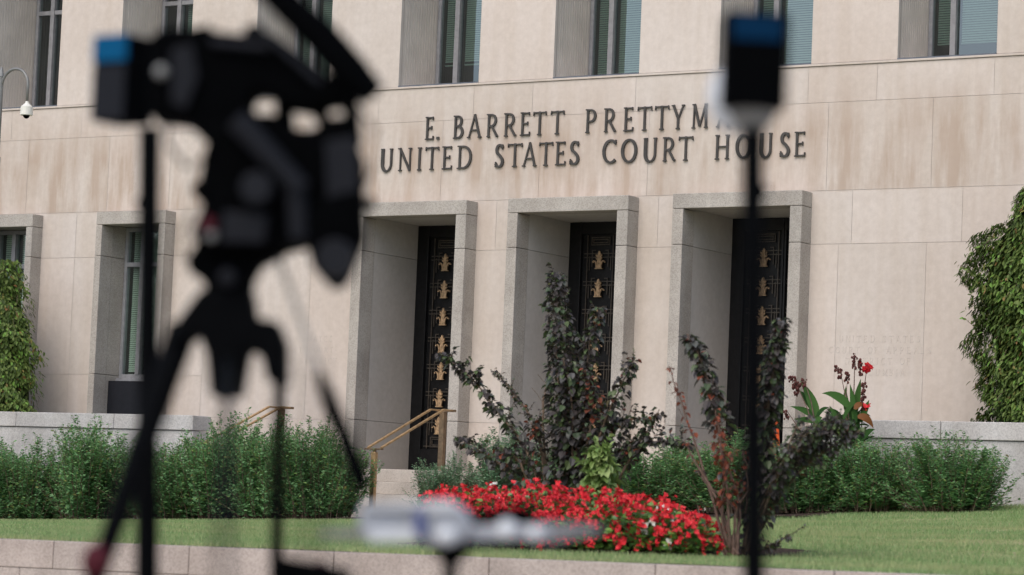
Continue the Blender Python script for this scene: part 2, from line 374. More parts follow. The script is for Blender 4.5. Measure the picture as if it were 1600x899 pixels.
course(5.12, 5.85, [-30.6, -27.9, -25.5, -22.6, -19.9, -16.9, -15.3, -13.6], 1.4, 2.0, 3)
course(5.85, 7.058, [-31.7, -29.99, -28.73, -26.9, -25.3, -23.6, -21.9, -20.1, -18.6, -17.3, -15.76, -14.1], 1.3, 1.9, 4)
course(7.058, 7.555, [-30.6, -28.9, -27.2, -26.0, -24.78, -23.08, -22.06, -20.34, -19.2, -17.62, -16.59, -14.9], 1.0, 1.8, 5)
course(CORN, 9.9, [u[0] + .7 for u in uppers], 2.7, 2.72, 6)
course(9.9, 12.0, [u[0] + .7 for u in uppers], 2.7, 2.72, 7)
course(12.0, TOP, [u[0] + .7 for u in uppers], 2.7, 2.72, 8)
wall.build('wall', M['lime'], ch)
# mortar behind the blocks (with the same openings), one step back
opn = [o for o in openings]
mb = MB(); _sv = wall
def clip_plain(mb, y, z0, z1):
    xs = sorted({XL, XR} | {q for a, b_, c, d in openings if c < z1 and d > z0 for q in (a, b_)})
    for a, b_ in zip(xs, xs[1:]):
        mid = (a + b_) / 2
        if any(p < mid < q and c < (z0 + z1) / 2 < d for p, q, c, d in openings): continue
        mb.box(a, b_, y, y + .25, z0, z1)
for z0, z1 in ((.4, 5.79), (5.80, 7.56), (7.56, 10.9), (10.9, TOP)): clip_plain(mb, YF + .008, z0, z1)
mb.build('wall_backing', M['mortar'], ch)
b = MB(); b.box(XL, XR, YF - .02, YF + .05, 7.562, 7.592); b.build('ledge', M['lime'], ch, bevel=.004)
b = MB(); b.box(XL, XR, YF + 2.2, 55, 0, TOP - .02); b.box(XL, XL + .3, YF + .3, 55, 0, TOP - .03); b.box(XR - .3, XR, YF + .3, 55, 0, TOP - .03)
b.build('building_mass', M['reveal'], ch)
b = MB(); b.box(XL, XR, YF + .3, 55, TOP, TOP + .25); b.build('roof', M['reveal'], ch)

# granite portal frames, reveals, doors
YD = 36.18
def portal(i, xl, xr):
    fr = MB(); y0, y1 = YF - .3, YF + .03
    for xa, xb in ((xl, xl + .17), (xr - .18, xr)):
        for z0, z1 in ((1.2, 2.607), (2.613, 5.117), (5.123, 5.617)): fr.box(xa, xb, y0, y1, z0, z1)
    fr.box(xl, xr, y0, y1, 5.623, 5.83)
    fr.build('portal_frame', M['granite'], ch, bevel=.008)
    a, b_ = xl + .165, xr - .175
    rv = MB()
    for x, s in ((a, 1), (b_, -1)):
        for z0, z1 in ((1.2, 2.607), (2.613, 5.117), (5.123, 5.64)):
            xx = sorted((x, x - .12 * s)); rv.box(xx[0], xx[1], y1 + .004, YD + .3, z0, z1)
    rv.box(a - .2, b_ + .2, y1 + .006, YD + .3, 5.642, 5.8)
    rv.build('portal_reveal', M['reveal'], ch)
    d = MB(); d.box(a, b_, YD + .06, YD + .12, FL, 5.641)
    mid = (a + b_) / 2
    for x0, x1 in ((a, a + .20), (mid - .035, mid - .006), (mid + .006, mid + .035), (b_ - .20, b_)): d.box(x0, x1, YD - .01, YD + .058, FL, 5.638)
    for x0, x1 in ((a + .20, mid - .035), (mid + .035, b_ - .20)):
        d.box(x0, x1, YD, YD + .05, FL, FL + .36); d.box(x0, x1, YD, YD + .05, 5.46, 5.636)
    dr = d.build('door', M['door'], ch, bevel=.004)
    orn = None
    for leaf, (x0, x1) in enumerate(((a + .24, mid - .04), (mid + .04, b_ - .24))):
        g = MB(); c = (x0 + x1) / 2; y = YD + .02
        def bar(p, q, r, s_, t_=.009): g.box(min(p, r) - .0, max(p, r) + .0, y, y + .018, min(q, s_), max(q, s_))
        T = .013
        g.box(x0 + .05, x0 + .05 + T, y + .001, y + .02, FL + .37, 5.45); g.box(x1 - .05 - T, x1 - .05, y + .001, y + .02, FL + .37, 5.45)
        for k in range(8):
            z = 4.96 + .32 - .413 * k
            for dz in (.0, .055):
                g.box(x0, x1, y + .003, y + .022, z - dz - .11, z - dz - .11 + T)
            if k < 7:
                zz = 4.96 - .413 * k
                for s in (-1, 1):       # stepped fret on each side of the ornament
                    xa = c + s * .13
                    g.box(*sorted((xa, xa + s * T)), y + .005, y + .021, zz + .02, zz + .27)
                    g.box(*sorted((xa, xa - s * .05)), y + .006, y + .023, zz + .257, zz + .27)
                    g.box(*sorted((c + s * .175, c + s * .175 + s * T)), y + .005, y + .021, zz - .03, zz + .18)
        for (za, zb) in ((5.30, 5.42), (FL + .39, FL + .55)):
            for q in (0, .03):
                xa, xb, z0_, z1_ = c - .16 + q, c + .16 - q, za + q, zb - q
                g.box(xa, xb, y + .007, y + .024, z0_, z0_ + T); g.box(xa, xb, y + .007, y + .024, z1_ - T, z1_)
                g.box(xa, xa + T, y + .008, y + .025, z0_, z1_); g.box(xb - T, xb, y + .008, y + .025, z0_, z1_)
        g.build('grille', M['grille'], dr)
        for k in range(7):
            zz = 4.955 - .413 * k
            if orn is None:
                om = MB(); O = Vector((0, 0, 0)); yv = -.03
                def P(x, z): return (x, yv, z)
                om.prism([P(x, z) for x, z in ((-.042, 0), (.042, 0), (.036, .10), (.034, .19), (.028, .235), (.014, .265), (0, .28), (-.014, .265), (-.028, .235), (-.034, .19), (-.036, .10))], (0, .028, 0))
                yv = -.036
                for s in (-1, 1):
                    for zt in (.15, .195):   # small side leaves
                        om.prism([P(s * .02, zt), P(s * .062, zt + .028), P(s * .066, zt + .014), P(s * .055, zt - .004), P(s * .02, zt - .022)][::s], (0, .024, 0))
                        yv -= .0015
                    arc = [(s * (.045 + .055 * (1 - math.cos(u)) * 1.0), .10 * math.sin(u) + .0 + (.02 if u > .1 else 0)) for u in [PI * .5 * q / 5 for q in range(6)]]
                    arc += [(s * .118, .112), (s * .124, .085)]
                    for (p, q) in zip(arc, arc[1:]):
                        om.prism([P(p[0] - .014, p[1]), P(p[0] + .014, p[1]), P(q[0] + .012, q[1] + .004), P(q[0] - .012, q[1] + .008)], (0, .024, 0)); yv += .0003
                om.prism([P(-.075, -.012), P(.075, -.012), P(.075, .004), P(-.075, .004)], (0, .03, 0))
                orn = om
            o2 = MB(); o2.v = [(v[0] * .82 + c, v[1] + YD + .02, v[2] * .92 + zz) for v in orn.v]; o2.f = orn.f
            o2.build('gilt_ornament', M['gold'], dr)
for i, (xl, xr) in enumerate(portals): portal(i, xl, xr)
# small white light in the ceiling of the right portal
# windows
def window(name, x0, x1, yw, z0, z1, mull, bars, blind_z, blmat, deep=1.0, bl_pattern=None):
    f = MB(); fw = .055
    f.box(x0, x0 + fw, yw - .03, yw + .06, z0, z1); f.box(x1 - fw, x1, yw - .03, yw + .06, z0, z1)
    f.box(x0 + fw, x1 - fw, yw - .028, yw + .058, z0, z0 + .06); f.box(x0 + fw, x1 - fw, yw - .028, yw + .058, z1 - .06, z1)
    edges = [x0 + fw]
    for mx_ in mull: f.box(mx_ - .04, mx_ + .04, yw - .05, yw + .05, z0 + .06, z1 - .06); edges += [mx_ - .04, mx_ + .04]
    edges.append(x1 - fw)
    for zb in bars:
        for a, b_ in zip(edges[::2], edges[1::2]): f.box(a, b_, yw - .035, yw + .045, zb - .035, zb + .035)
    w_ = f.build('window', M['frame'], ch, bevel=.003)
    g = MB(); g.quad((x0 + .02, yw + .012, z0 + .02), (x1 - .02, yw + .012, z0 + .02), (x1 - .02, yw + .012, z1 - .02), (x0 + .02, yw + .012, z1 - .02)); g.build('pane', M['glass'], w_)
    bl = MB(); zs = z1 - .05
    for k, (a, b_) in enumerate(zip(edges[::2], edges[1::2])):
        zb = blind_z[k % len(blind_z)]
        if zb is None: continue
        z = zs
        while z > zb:
            bl.add([(a + .03, yw + .10, z), (b_ - .02, yw + .10, z), (b_ - .02, yw + .112, z + .028), (a + .03, yw + .112, z + .028)], [(0, 1, 2, 3)]); z -= .034
        bl.box(a + .03, b_ - .02, yw + .095, yw + .14, zb - .03, zb - .01)
    if bl.f: bl.build('blind', blmat, w_)
    r = MB(); r.box(x0, x1, yw + .75, yw + .8, z0, z1); r.box(x0 - .02, x0, yw + .05, yw + .8, z0, z1); r.box(x1, x1 + .02, yw + .05, yw + .8, z0, z1)
    r.build('room_behind', M['room'], w_)
blz = [[None], [None], [None, 7.8], [7.7], [8.10], [7.66], [7.66], [7.99], [8.2], [8.0]]
for k, (x0, x1) in enumerate(uppers):
    window('window', x0 + .001, x1 - .001, 36.0, CORN + .002, 10.898, (x0 + .37, x1 - .37), (9.35,), blz[k], M['blind'])
    fp = MB(); n = 14; pts = []
    for j in range(n):                                   # ribbed panel lining the side of the window bay
        ya = YF + .06 + .90 * j / n; wj = .90 / n
        pts += [(0.0, ya), (0.0, ya + wj * .7), (.008, ya + wj * .8), (.008, ya + wj)]
    for s, xx in ((1, x0), (-1, x1)):
        for p, q in zip(pts, pts[1:]):
            fp.add([(xx - s * p[0] + s * .0095, p[1], CORN + .003), (xx - s * q[0] + s * .0095, q[1], CORN + .003), (xx - s * q[0] + s * .0095, q[1], 10.89), (xx - s * p[0] + s * .0095, p[1], 10.89)], [(0, 1, 2, 3)])
        xa, xb = sorted((xx, xx - s * .3)); fp.box(xa, xb, YF + .26, 36.1, CORN, 10.9)
        xa, xb = sorted((xx + s * .001, xx - s * .1)); fp.box(xa, xb, YF + .001, YF + .06, CORN, 10.9)
    fp.build('fin_panel', M['fin'], ch)
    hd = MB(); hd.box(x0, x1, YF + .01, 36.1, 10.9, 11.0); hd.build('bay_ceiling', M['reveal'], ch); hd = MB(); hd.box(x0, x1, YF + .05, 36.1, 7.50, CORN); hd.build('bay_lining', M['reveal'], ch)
    s_ = MB(); s_.box(x0 + .002, x1 - .002, YF - .01, YF + .05, 7.594, 7.612); s_.build('window_sill', M['sill_metal'], ch); s_ = MB(); s_.box(x0 + .002, x1 - .002, 35.93, 35.968, CORN + .001, CORN + .05); s_.build('window_sill', M['sill_metal'], ch)
for k, (x0, x1) in enumerate(lowers):
    fr = MB(); y0, y1 = YF - .25, YF + .03
    for xa, xb in ((x0, x0 + .12), (x1 - .13, x1)):
        for z0, z1 in ((1.0, 3.247), (3.253, 5.117), (5.123, 5.607)): fr.box(xa, xb, y0, y1, z0, z1)
    fr.box(x0, x1, y0, y1, 5.613, 5.815)
    for z0, z1 in ((1.0, 3.247), (3.253, 5.117), (5.123, 5.63)):
        fr.box(x0 - .02, x0 + .115, y1 + .004, YF + .5, z0, z1); fr.box(x1 - .125, x1 + .02, y1 + .004, YF + .5, z0, z1)
    fr.box(x0 - .02, x1 + .02, y1 + .006, YF + .5, 5.632, 5.78)
    fr.build('window_surround', M['granite'], ch, bevel=.008)
    window('window', x0 + .12, x1 - .13, 35.37, 3.22, 5.62, (x0 + .50, x1 - .51), (5.03,), [3.3, 3.3, 3.3], M['blind_pale'])
    p = MB(); p.box(x0 + .12, x1 - .13, 35.1, 35.4, 1.0, 3.16); p.build('spandrel_panel', M['panel'], ch)
    p = MB(); p.box(x0 + .118, x1 - .128, 35.27, 35.4, 3.165, 3.215); p.build('window_sill', M['frame'], ch)

# ------------------------------------------------------------------ lettering
def arcp(cx_, cy_, rx_, ry_, a0, a1, n=12): return [(cx_ + rx_ * math.cos(math.radians(a0 + (a1 - a0) * i / n)), cy_ + ry_ * math.sin(math.radians(a0 + (a1 - a0) * i / n))) for i in range(n + 1)]
TK, TN = .096, .060     # thick and thin strokes, in units of the cap height
# glyph: width, list of (points, w0, w1), serifs list of (x, y, half width)
def glyphs():
    G = {}
    G['I'] = (.20, [([(.1, 0), (.1, 1)], TK)], [(.1, 0, .13), (.1, 1, .13)])
    G['E'] = (.52, [([(.1, 0), (.1, 1)], TK), ([(.1, .96), (.48, .96)], TN), ([(.1, .52), (.40, .52)], TN), ([(.1, .04), (.52, .04)], TN), ([(.48, 1), (.48, .86)], TN * .7), ([(.40, .60), (.40, .44)], TN * .7), ([(.515, 0), (.53, .17)], TN * .7)], [(.06, 0, .1), (.06, 1, .1)])
    G['F'] = (.50, G['E'][1][:3] + G['E'][1][4:6], [(.1, 0, .14), (.06, 1, .1)])
    G['T'] = (.66, [([(.33, 0), (.33, 1)], TK), ([(.02, .955), (.64, .955)], TN), ([(.03, 1), (.01, .83)], TN * .7), ([(.63, 1), (.65, .83)], TN * .7)], [(.33, 0, .14)])
    G['H'] = (.68, [([(.1, 0), (.1, 1)], TK), ([(.58, 0), (.58, 1)], TK), ([(.1, .52), (.58, .52)], TN)], [(.1, 0, .13), (.1, 1, .13), (.58, 0, .13), (.58, 1, .13)])
    G['U'] = (.68, [([(.1, 1), (.1, .34)] + arcp(.33, .34, .23, .32, 180, 270, 8), TK), (arcp(.33, .34, .25, .32, 270, 360, 8) + [(.58, 1)], TN)], [(.1, 1, .13), (.58, 1, .12)])
    G['N'] = (.74, [([(.11, 0), (.11, 1)], TN), ([(.08, 1), (.63, 0)], TK), ([(.63, 0), (.63, 1)], TN)], [(.11, 0, .12), (.06, 1, .11), (.63, 1, .12)])
    G['M'] = (.86, [([(.12, 0), (.15, 1)], TN), ([(.15, 1), (.43, .08)], TK), ([(.43, .08), (.71, 1)], TN), ([(.71, 1), (.75, 0)], TK)], [(.12, 0, .11), (.12, 1, .09), (.75, 0, .12), (.74, 1, .1)])
    G['A'] = (.76, [([(.08, 0), (.38, 1.0)], TN), ([(.37, 1.02), (.68, 0)], TK), ([(.2, .34), (.57, .34)], TN * .9)], [(.08, 0, .11), (.68, 0, .13)])
    G['Y'] = (.70, [([(.35, 0), (.35, .46)], TK), ([(.08, 1), (.35, .44)], TK), ([(.63, 1), (.36, .44)], TN)], [(.35, 0, .14), (.08, 1, .12), (.62, 1, .11)])
    G['V'] = (.70, [([(.08, 1), (.36, 0)], TK), ([(.64, 1), (.36, 0)], TN)], [(.08, 1, .12), (.64, 1, .11)])
    G['D'] = (.70, [([(.1, 0), (.1, 1)], TK), ([(.1, .96), (.28, .96)] + arcp(.28, .5, .35, .46, 90, -90, 16) + [(.1, .04)], TN * 1.2)], [(.05, 0, .09), (.05, 1, .09)])
    G['P'] = (.56, [([(.1, 0), (.1, 1)], TK), ([(.1, .96), (.26, .96)] + arcp(.26, .72, .23, .24, 90, -90, 12) + [(.1, .48)], TN * 1.15)], [(.1, 0, .14), (.05, 1, .09)])
    G['R'] = (.66, G['P'][1] + [([(.28, .48), (.60, .02)], TK)], [(.1, 0, .13), (.05, 1, .09), (.61, 0.02, .07)])
    G['B'] = (.58, [([(.1, 0), (.1, 1)], TK), ([(.1, .96), (.26, .96)] + arcp(.26, .75, .2, .21, 90, -90, 12) + [(.1, .54)], TN * 1.15), ([(.1, .53), (.28, .53)] + arcp(.28, .285, .25, .245, 90, -90, 12) + [(.1, .04)], TN * 1.25)], [(.05, 0, .09), (.05, 1, .09)])
    G['S'] = (.50, [(arcp(.27, .745, .18, .215, 25, 180, 10) + arcp(.27, .745, .18, .2, 190, 250, 4) + [(.30, .49)] + arcp(.24, .25, .21, .215, 60, -90, 10) + arcp(.24, .25, .20, .215, -95, -160, 5), TN * 1.4), ([(.44, .98), (.43, .76)], TN * .7), ([(.03, .02), (.05, .25)], TN * .7)], [])
    G['C'] = (.66, [(arcp(.40, .5, .32, .46, 48, 312, 22), TN * 1.4), ([(.62, .98), (.61, .76)], TN * .7), ], [])
    G['O'] = (.78, [(arcp(.39, .5, .32, .455, 0, 360, 30), TN * 1.4)], [])
    G['L'] = (.5, [([(.1, 0), (.1, 1)], TK), ([(.1, .04), (.5, .04)], TN), ([(.5, 0), (.51, .17)], TN * .7)], [(.06, 0, .1), (.1, 1, .14)])
    G['.'] = (.16, [([(.08, 0), (.08, .12)], .13)], [])
    return G
GL = glyphs()
def letter_mesh(chr_, x0, x1, z0, h, y, depth, wt=1., jit=.0008):
    w_, strokes, ser = GL[chr_]; sx = (x1 - x0) / w_; mb = MB(); k = 0
    T = lambda p: (x0 + p[0] * sx, z0 + p[1] * h)
    def rib(pts, wd, yy):
        P_ = [T(p) for p in pts]; closed = (abs(P_[0][0] - P_[-1][0]) + abs(P_[0][1] - P_[-1][1])) < 1e-4 and len(P_) > 5
        L, R = [], []
        for i, p in enumerate(P_):
            a = P_[i - 1] if i else (P_[-2] if closed else P_[0]); c = P_[i + 1] if i < len(P_) - 1 else (P_[1] if closed else P_[-1])
            dx, dz = c[0] - a[0], c[1] - a[1]; l = math.hypot(dx, dz) or 1; nx, nz = -dz / l, dx / l
            ww = wd * h * .5 * (1.0 + .55 * abs(nx) if len(pts) > 4 else 1.0)   # curves swell on their upright sides
            L.append((p[0] + nx * ww, p[1] + nz * ww)); R.append((p[0] - nx * ww, p[1] - nz * ww))
        vs = []
        for l_, r_ in zip(L, R): vs += [(l_[0], yy, l_[1]), (r_[0], yy, r_[1]), (l_[0], y + .0, l_[1]), (r_[0], y + .0, r_[1])]
        fs = []
        for i in range(len(P_) - 1):
            a = 4 * i; b_ = a + 4; fs += [(a, b_, b_ + 1, a + 1), (a, a + 2, b_ + 2, b_), (a + 1, b_ + 1, b_ + 3, a + 3)]
        e = 4 * (len(P_) - 1); fs += [(0, 1, 3, 2), (e, e + 2, e + 3, e + 1)]
        mb.add(vs, fs)
    for s in strokes: rib(s[0], s[1] * wt, y - depth - jit * k); k += 1
    for (px_, pz, hw) in ser:
        hw *= .72
        p, q = T((px_ - hw, pz)), T((px_ + hw, pz)); s_ = .028 * h if pz < .5 else -.028 * h; cz = p[1] + s_; yy = y - depth - jit * k; k += 1
        mb.prism([(p[0], yy, cz - .028 * h), (q[0], yy, cz - .028 * h), (q[0], yy, cz + .028 * h), (p[0], yy, cz + .028 * h)], (0, depth, 0))
    return mb
A3 = lambda v: v / 2.909 + 550
A4 = lambda v: v / 2.909 + 1050
row1 = [('E', A3(330), A3(364)), ('.', A3(381), A3(391)), ('B', A3(457), A3(500)), ('A', A3(520), A3(583)), ('R', A3(608), A3(660)), ('R', A3(687), A3(742)), ('E', A3(762), A3(802)), ('T', A3(818), A3(877)), ('T', A3(898), A3(958)),
        ('P', A3(1058), A3(1105)), ('R', A3(1142), A3(1196)), ('E', A3(1232), A3(1272)), ('T', A3(1293), A3(1357)), ('T', A3(1372), A3(1435)), ('Y', A3(1448), A3(1507)), ('M', A4(83), A4(161)), ('A', 1118, 1140), ('N', 1149, 1171)]
row2 = [('U', A3(125), A3(180)), ('N', A3(205), A3(267)), ('I', A3(292), A3(310)), ('T', A3(328), A3(388)), ('E', A3(407), A3(447)), ('D', A3(475), A3(540)), ('S', A3(645), A3(683)), ('T', A3(702), A3(768)), ('A', A3(770), A3(834)), ('T', A3(845), A3(907)), ('E', A3(922), A3(964)), ('S', A3(985), A3(1027)),
        ('C', A3(1132), A3(1197)), ('O', A3(1218), A3(1292)), ('U', A3(1320), A3(1382)), ('R', A3(1410), A3(1467)), ('T', A3(1480), A3(1545)), ('H', A4(192), A4(257)), ('O', A4(285), A4(357)), ('U', A4(393), A4(452)), ('S', A4(487), A4(530)), ('E', A4(555), A4(600))]
for row, z0, ya, yb in ((row1, 6.775, 207, 178), (row2, 6.325, 252, 223)):
    for ch_, xa, xb in row:
        ym = ya + (xa - 665) * (yb - ya) / 520.
        letter_mesh(ch_, X_on(xa, ym, YF - .05), X_on(xb, ym, YF - .05), z0, .345, YF - .008, .022).build('letter', M['letter'], ch)
def carve(lines, px_r, py0, dpy, centre_px=None):
    for i, ln in enumerate(lines):
        p = on_y(px_r, py0 + dpy * i, YF); h = .088; adv = .100
        tot = adv * len(ln)
        x = (X_on(centre_px, py0, YF) - tot / 2) if centre_px else p.x - tot
        mb = MB()
        for c_ in ln:
            if c_ != ' ':
                wd = GL[c_][0] * h * 1.02; l_ = letter_mesh(c_, x, x + wd, p.z, h, YF + .0005, .0035, .8, .0002); mb.add(l_.v, l_.f)
            x += adv * (.62 if c_ == 'I' else (.75 if c_ == ' ' else 1.0))
        mb.build('inscription', M['carved'], ch)
carve(['UNITED STATES', 'DISTRICT COURT', 'FOR THE DISTRICT', 'OF COLUMBIA'], 512, 534, 17.5, 474)
carve(['UNITED STATES', 'COURT OF APPEALS', 'DISTRICT OF', 'COLUMBIA'], 1428, 535, 17.5, 1380)

# ------------------------------------------------------------------ steps, parapets, rails
st = thing('stone_steps', 'pale stone steps climbing from the plaza to the three doorways', 'steps', (-21.2, 33.5, 1.2))
SL, SR = -26.38, -16.42
for k, (ys, zt) in enumerate(((34.0, 1.88), (33.7, 1.693), (33.4, 1.512), (33.1, 1.33))):
    b = MB(); x = SL + .01; r = random.Random(k)
    zb = (1.697, 1.516, 1.334, 1.0)[k]; ye = 36.3 if k == 0 else ys + .34
    while x < SR - .02:
        x2 = min(x + r.uniform(1.5, 2.1), SR - .01)
        if SR - x2 < .5: x2 = SR - .01
        b.box(x + .003, x2 - .003, ys, ye, zb, zt); x = x2
    b.build('step', M['step_stone'], st, bevel=.008)
b = MB(); b.box(SL + .02, SR - .02, 34.1, 36.2, .9, 1.69); b.build('step_base', M['mortar'], st)

def parapet(label, x0, x1, y, ztop, zcap, zbase, joints, depth=.4, mat=None):
    t = thing('parapet_wall', label, 'wall', ((x0 + x1) / 2, y, zbase))
    b = MB(); js = [x0] + [j for j in joints if x0 < j < x1] + [x1]
    for a, c in zip(js, js[1:]):
        b.box(a + .004, c - .004, y - .03, y + depth, zcap + .006, ztop)
    b.build('coping', mat, t, bevel=.01)
    b = MB()
    b.box(x0 + .01, x1 - .01, y, y + depth - .03, zbase, zcap - .002)
    b.build('wall_body', mat, t, bevel=.005)
    return t
jL = [X_on(x, 650, 33.0) for x in (27, 180, 306)]
parapet('low granite parapet left of the steps, behind the left hedge', XL + 5, -26.4, 33.0, 2.555, 2.33, .4, [jL[0] - 1.7 * i for i in range(12, 0, -1)] + jL[:2], mat=M['granite_pale'])
jR = X_on(1471, 670, 33.0)
parapet('pale grey granite parapet wall right of the steps, behind the right hedge', SR + .02, XR, 33.0, 2.665, 2.435, 1.2, [jR - 1.65, jR, jR + 1.9, jR + 3.6, jR + 5.4, jR + 7], mat=M['granite_pale'])

def handrail(label, xc):
    y0, y1, z0, z1 = 32.5, 34.0, 2.14, 2.745
    t = thing('handrail', label, 'handrail', (xc, 33.2, 1.2), 'brass handrails on the steps')
    b = MB(); r = .024
    for s in (-.11, .11):
        b.obox(((xc + s), (y0 + y1) / 2, (z0 + z1) / 2), (.022, 0, 0), Vector((0, y1 - y0, z1 - z0)) * .5, Vector((0, -(z1 - z0), y1 - y0)).normalized() * .013)
        b.box(xc + s - .022, xc + s + .022, y1 - .005, y1 + .26, z1 - .012, z1 + .011)
    b.build('rail', M['brass'], t, bevel=.006)
    b = MB(); b.box(xc - .15, xc + .13, y0 - .035, y0 + .03, z0 - .03, z0 - .006); b.box(xc - .15, xc + .15, y1 + .2, y1 + .27, z1 - .02, z1 + .013)
    b.box(xc - .02, xc + .02, y0 - .02, y0 + .02, z0 - .06, z0 - .028); b.build('bracket', M['brass_dark'], t, bevel=.004)
    b = MB(); b.box(xc - .035, xc + .035, y0 - .035, y0 + .035, 1.0, z0 - .06); b.build('post', M['brass'], t, bevel=.006)
    b = MB(); b.box(xc - .04, xc + .04, y1 + .12, y1 + .20, FL - .02, z1 - .022); b.build('post', M['brass_dark'], t, bevel=.006)
xr_ = X_on(590, 697, 32.5)
handrail('sloping double brass handrail in front of the left doorway, beside the shrub', -22.82)
handrail('brass handrail whose top shows over the left hedge, under the carved inscription', X_on(436, 640, 34.1))

# ------------------------------------------------------------------ security camera on a pole
p0 = on_y(2, 118, 31.0); sc = thing('security_camera', 'white dome security camera hanging from a curved grey arm at the left edge', 'camera', (p0.x, 31.0, zl(p0.x, 31)))
b = MB(); b.tube([(p0.x, 31, zl(p0.x, 31)), (p0.x, 31, p0.z - 1.2)], .055, 14); b.tube([(p0.x, 31, p0.z - 1.2), (p0.x, 31, p0.z - .02)], .04, 14)
b.tube([(p0.x, 31, p0.z - .02), (p0.x, 31, p0.z + .12)], [.05, .012], 14); b.build('pole', M['pole'], sc, smooth=False)
e1 = on_y(42, 165, 31.0); rr = (e1.x - p0.x - .02) / 2; xm = p0.x + .02 + rr; zt = on_y(22, 108, 31).z - rr
arm = [(p0.x + .02, 31, p0.z - .75), (p0.x + .02, 31, zt)] + [(xm - rr * math.cos(a), 31, zt + rr * math.sin(a)) for a in [PI * i / 14 for i in range(1, 14)]] + [(xm + rr, 31, zt), (xm + rr, 31, e1.z + .05)]
b = MB(); b.tube(arm, .021, 10); b.build('arm', M['pole'], sc, smooth=True)
cxx, czz = xm + rr, e1.z; b = MB()
b.tube([(cxx, 31, czz + .06), (cxx, 31, czz + .03), (cxx, 31, czz - .02), (cxx, 31, czz - .14), (cxx, 31, czz - .145)], [.02, .03, .088, .092, .088], 20); b.build('camera_housing', M['cream'], sc)
b = MB(); b.ball((cxx, 31, czz - .145), .048); b.build('dome', M['black'], sc, smooth=True)

# ------------------------------------------------------------------ traffic cone
cp = on_y(1213, 688, 33.55); cz = 1.512
tc = thing('traffic_cone', 'small orange traffic cone on the steps by the right doorway, half hidden by purple leaves', 'cone', (cp.x, 33.55, cz))
ctop = on_y(1213, 654, 33.55).z
b = MB(); b.tube([(cp.x, 33.55, cz + .03), (cp.x, 33.55, ctop)], [.11, .02], 20); b.build('cone_body', M['orange'], tc)
b = MB(); hz = cz + (ctop - cz) * .62; rr = .11 - .09 * .62; b.tube([(cp.x, 33.55, hz), (cp.x, 33.55, hz + .09)], [rr + .006, rr - .008], 20); b.build('reflective_band', M['white'], tc)
b = MB(); b.box(cp.x - .2, cp.x + .2, 33.43, 33.69, cz, cz + .03); b.build('cone_base', M['orange'], tc, bevel=.01)

# ------------------------------------------------------------------ foliage
def rv(): return Vector(rng.normal(size=3)).normalized()
def leaf(mb, p, d, nrm, l, wd, fold=.25, droop=.0, n=1):
    d = d.normalized(); s = d.cross(nrm)
    if s.length < .05: s = d.cross(Vector((.3, .5, .8)))
    s.normalize(); up = s.cross(d)
    if n == 1:
        m_ = p + d * l * .45
        mb.add([p, m_ + s * wd + up * wd * fold, p + d * l - Vector((0, 0, droop * l)), m_ - s * wd + up * wd * fold], [(0, 1, 2), (0, 2, 3)])
    else:                                            # six-sided blade with a midrib
        q1, q2 = p + d * l * .22, p + d * l * .62 - Vector((0, 0, droop * l * .35)); tip = p + d * l - Vector((0, 0, droop * l))
        mb.add([p, q1 + s * wd * .85 + up * wd * fold, q2 + s * wd * .8 + up * wd * fold, tip, q2 - s * wd * .8 + up * wd * fold, q1 - s * wd * .85 + up * wd * fold, q1, q2],
               [(0, 6, 1), (0, 5, 6), (6, 7, 2, 1), (5, 4, 7, 6), (7, 3, 2), (4, 3, 7)])

def shrub_mesh(seed, w_, h, stems=75, ll=.068, sp=.019, flare=.55, wob=.07):
    r = np.random.default_rng(seed); L = MB(); S = MB()
    lobes = [(2 * PI * (_ * .618) + r.normal(0, .3), (.08 + .36 * math.sqrt(_ / 8)) * w_, r.uniform(.78, 1.0)) for _ in range(9)]
    lob = [(math.cos(a) * q, math.sin(a) * q * .8, hh) for a, q, hh in lobes]
    for k in range(stems):
        lx, ly, lh = lob[k % 9]; tx, ty = lx + r.normal(0, .17), ly + r.normal(0, .17)
        bx, by = tx * flare + r.normal(0, .03), ty * flare + r.normal(0, .03)
        d2 = ((tx - lx) ** 2 + (ty - ly) ** 2) / .12
        hh = h * lh * r.uniform(.80, 1.04) * max(.45, 1 - .30 * d2) * (1 - .12 * (math.hypot(tx, ty) / (w_ * .5)) ** 2)
        if k % 9 == 0 and r.uniform() < .3: hh *= 1.12
        if k > stems * .80: hh *= r.uniform(.3, .65); tx *= 1.2; ty *= 1.2      # short side shoots close the skirt
        n = max(5, int(hh / .12)); pts = []; lean = r.normal(0, wob, 2)
        for i in range(n + 1):
            u = i / n; pts.append(Vector((bx + (tx - bx) * u ** 1.2 + lean[0] * u * u + r.normal(0, .008), by + (ty - by) * u ** 1.2 + lean[1] * u * u + r.normal(0, .008), hh * u)))
        S.tube(pts, [.006 * (1 - .7 * i / n) for i in range(n + 1)], 4, False)
        u = r.uniform(.05, .2)
        while u < 1.0:
            i = min(int(u * n), n - 1); p = pts[i].lerp(pts[i + 1], u * n - i)
            for q in range(2):
                an = r.uniform(0, 2 * PI); el = r.uniform(-.1, .8); l = ll * r.uniform(.65, 1.35) * (1.15 - .5 * u)
                d = Vector((math.cos(an) * math.cos(el), math.sin(an) * math.cos(el), math.sin(el) - .12))
                off = d * r.uniform(0, .11) * (1.1 - u)
                leaf(L, p + off, d, Vector((r.normal(0, .5), r.normal(0, .5), 1)), l, l * .27)
            u += sp / hh * r.uniform(.7, 1.3)
    return L, S
def shrub_proto(seed, w_, h, **k):
    L, S = shrub_mesh(seed, w_, h, **k)
    def me(mb, nm):
        m_ = bpy.data.meshes.new(nm); m_.from_pydata(mb.v, [], mb.f); m_.update(); return m_
    return me(L, 'foliage'), me(S, 'stems')
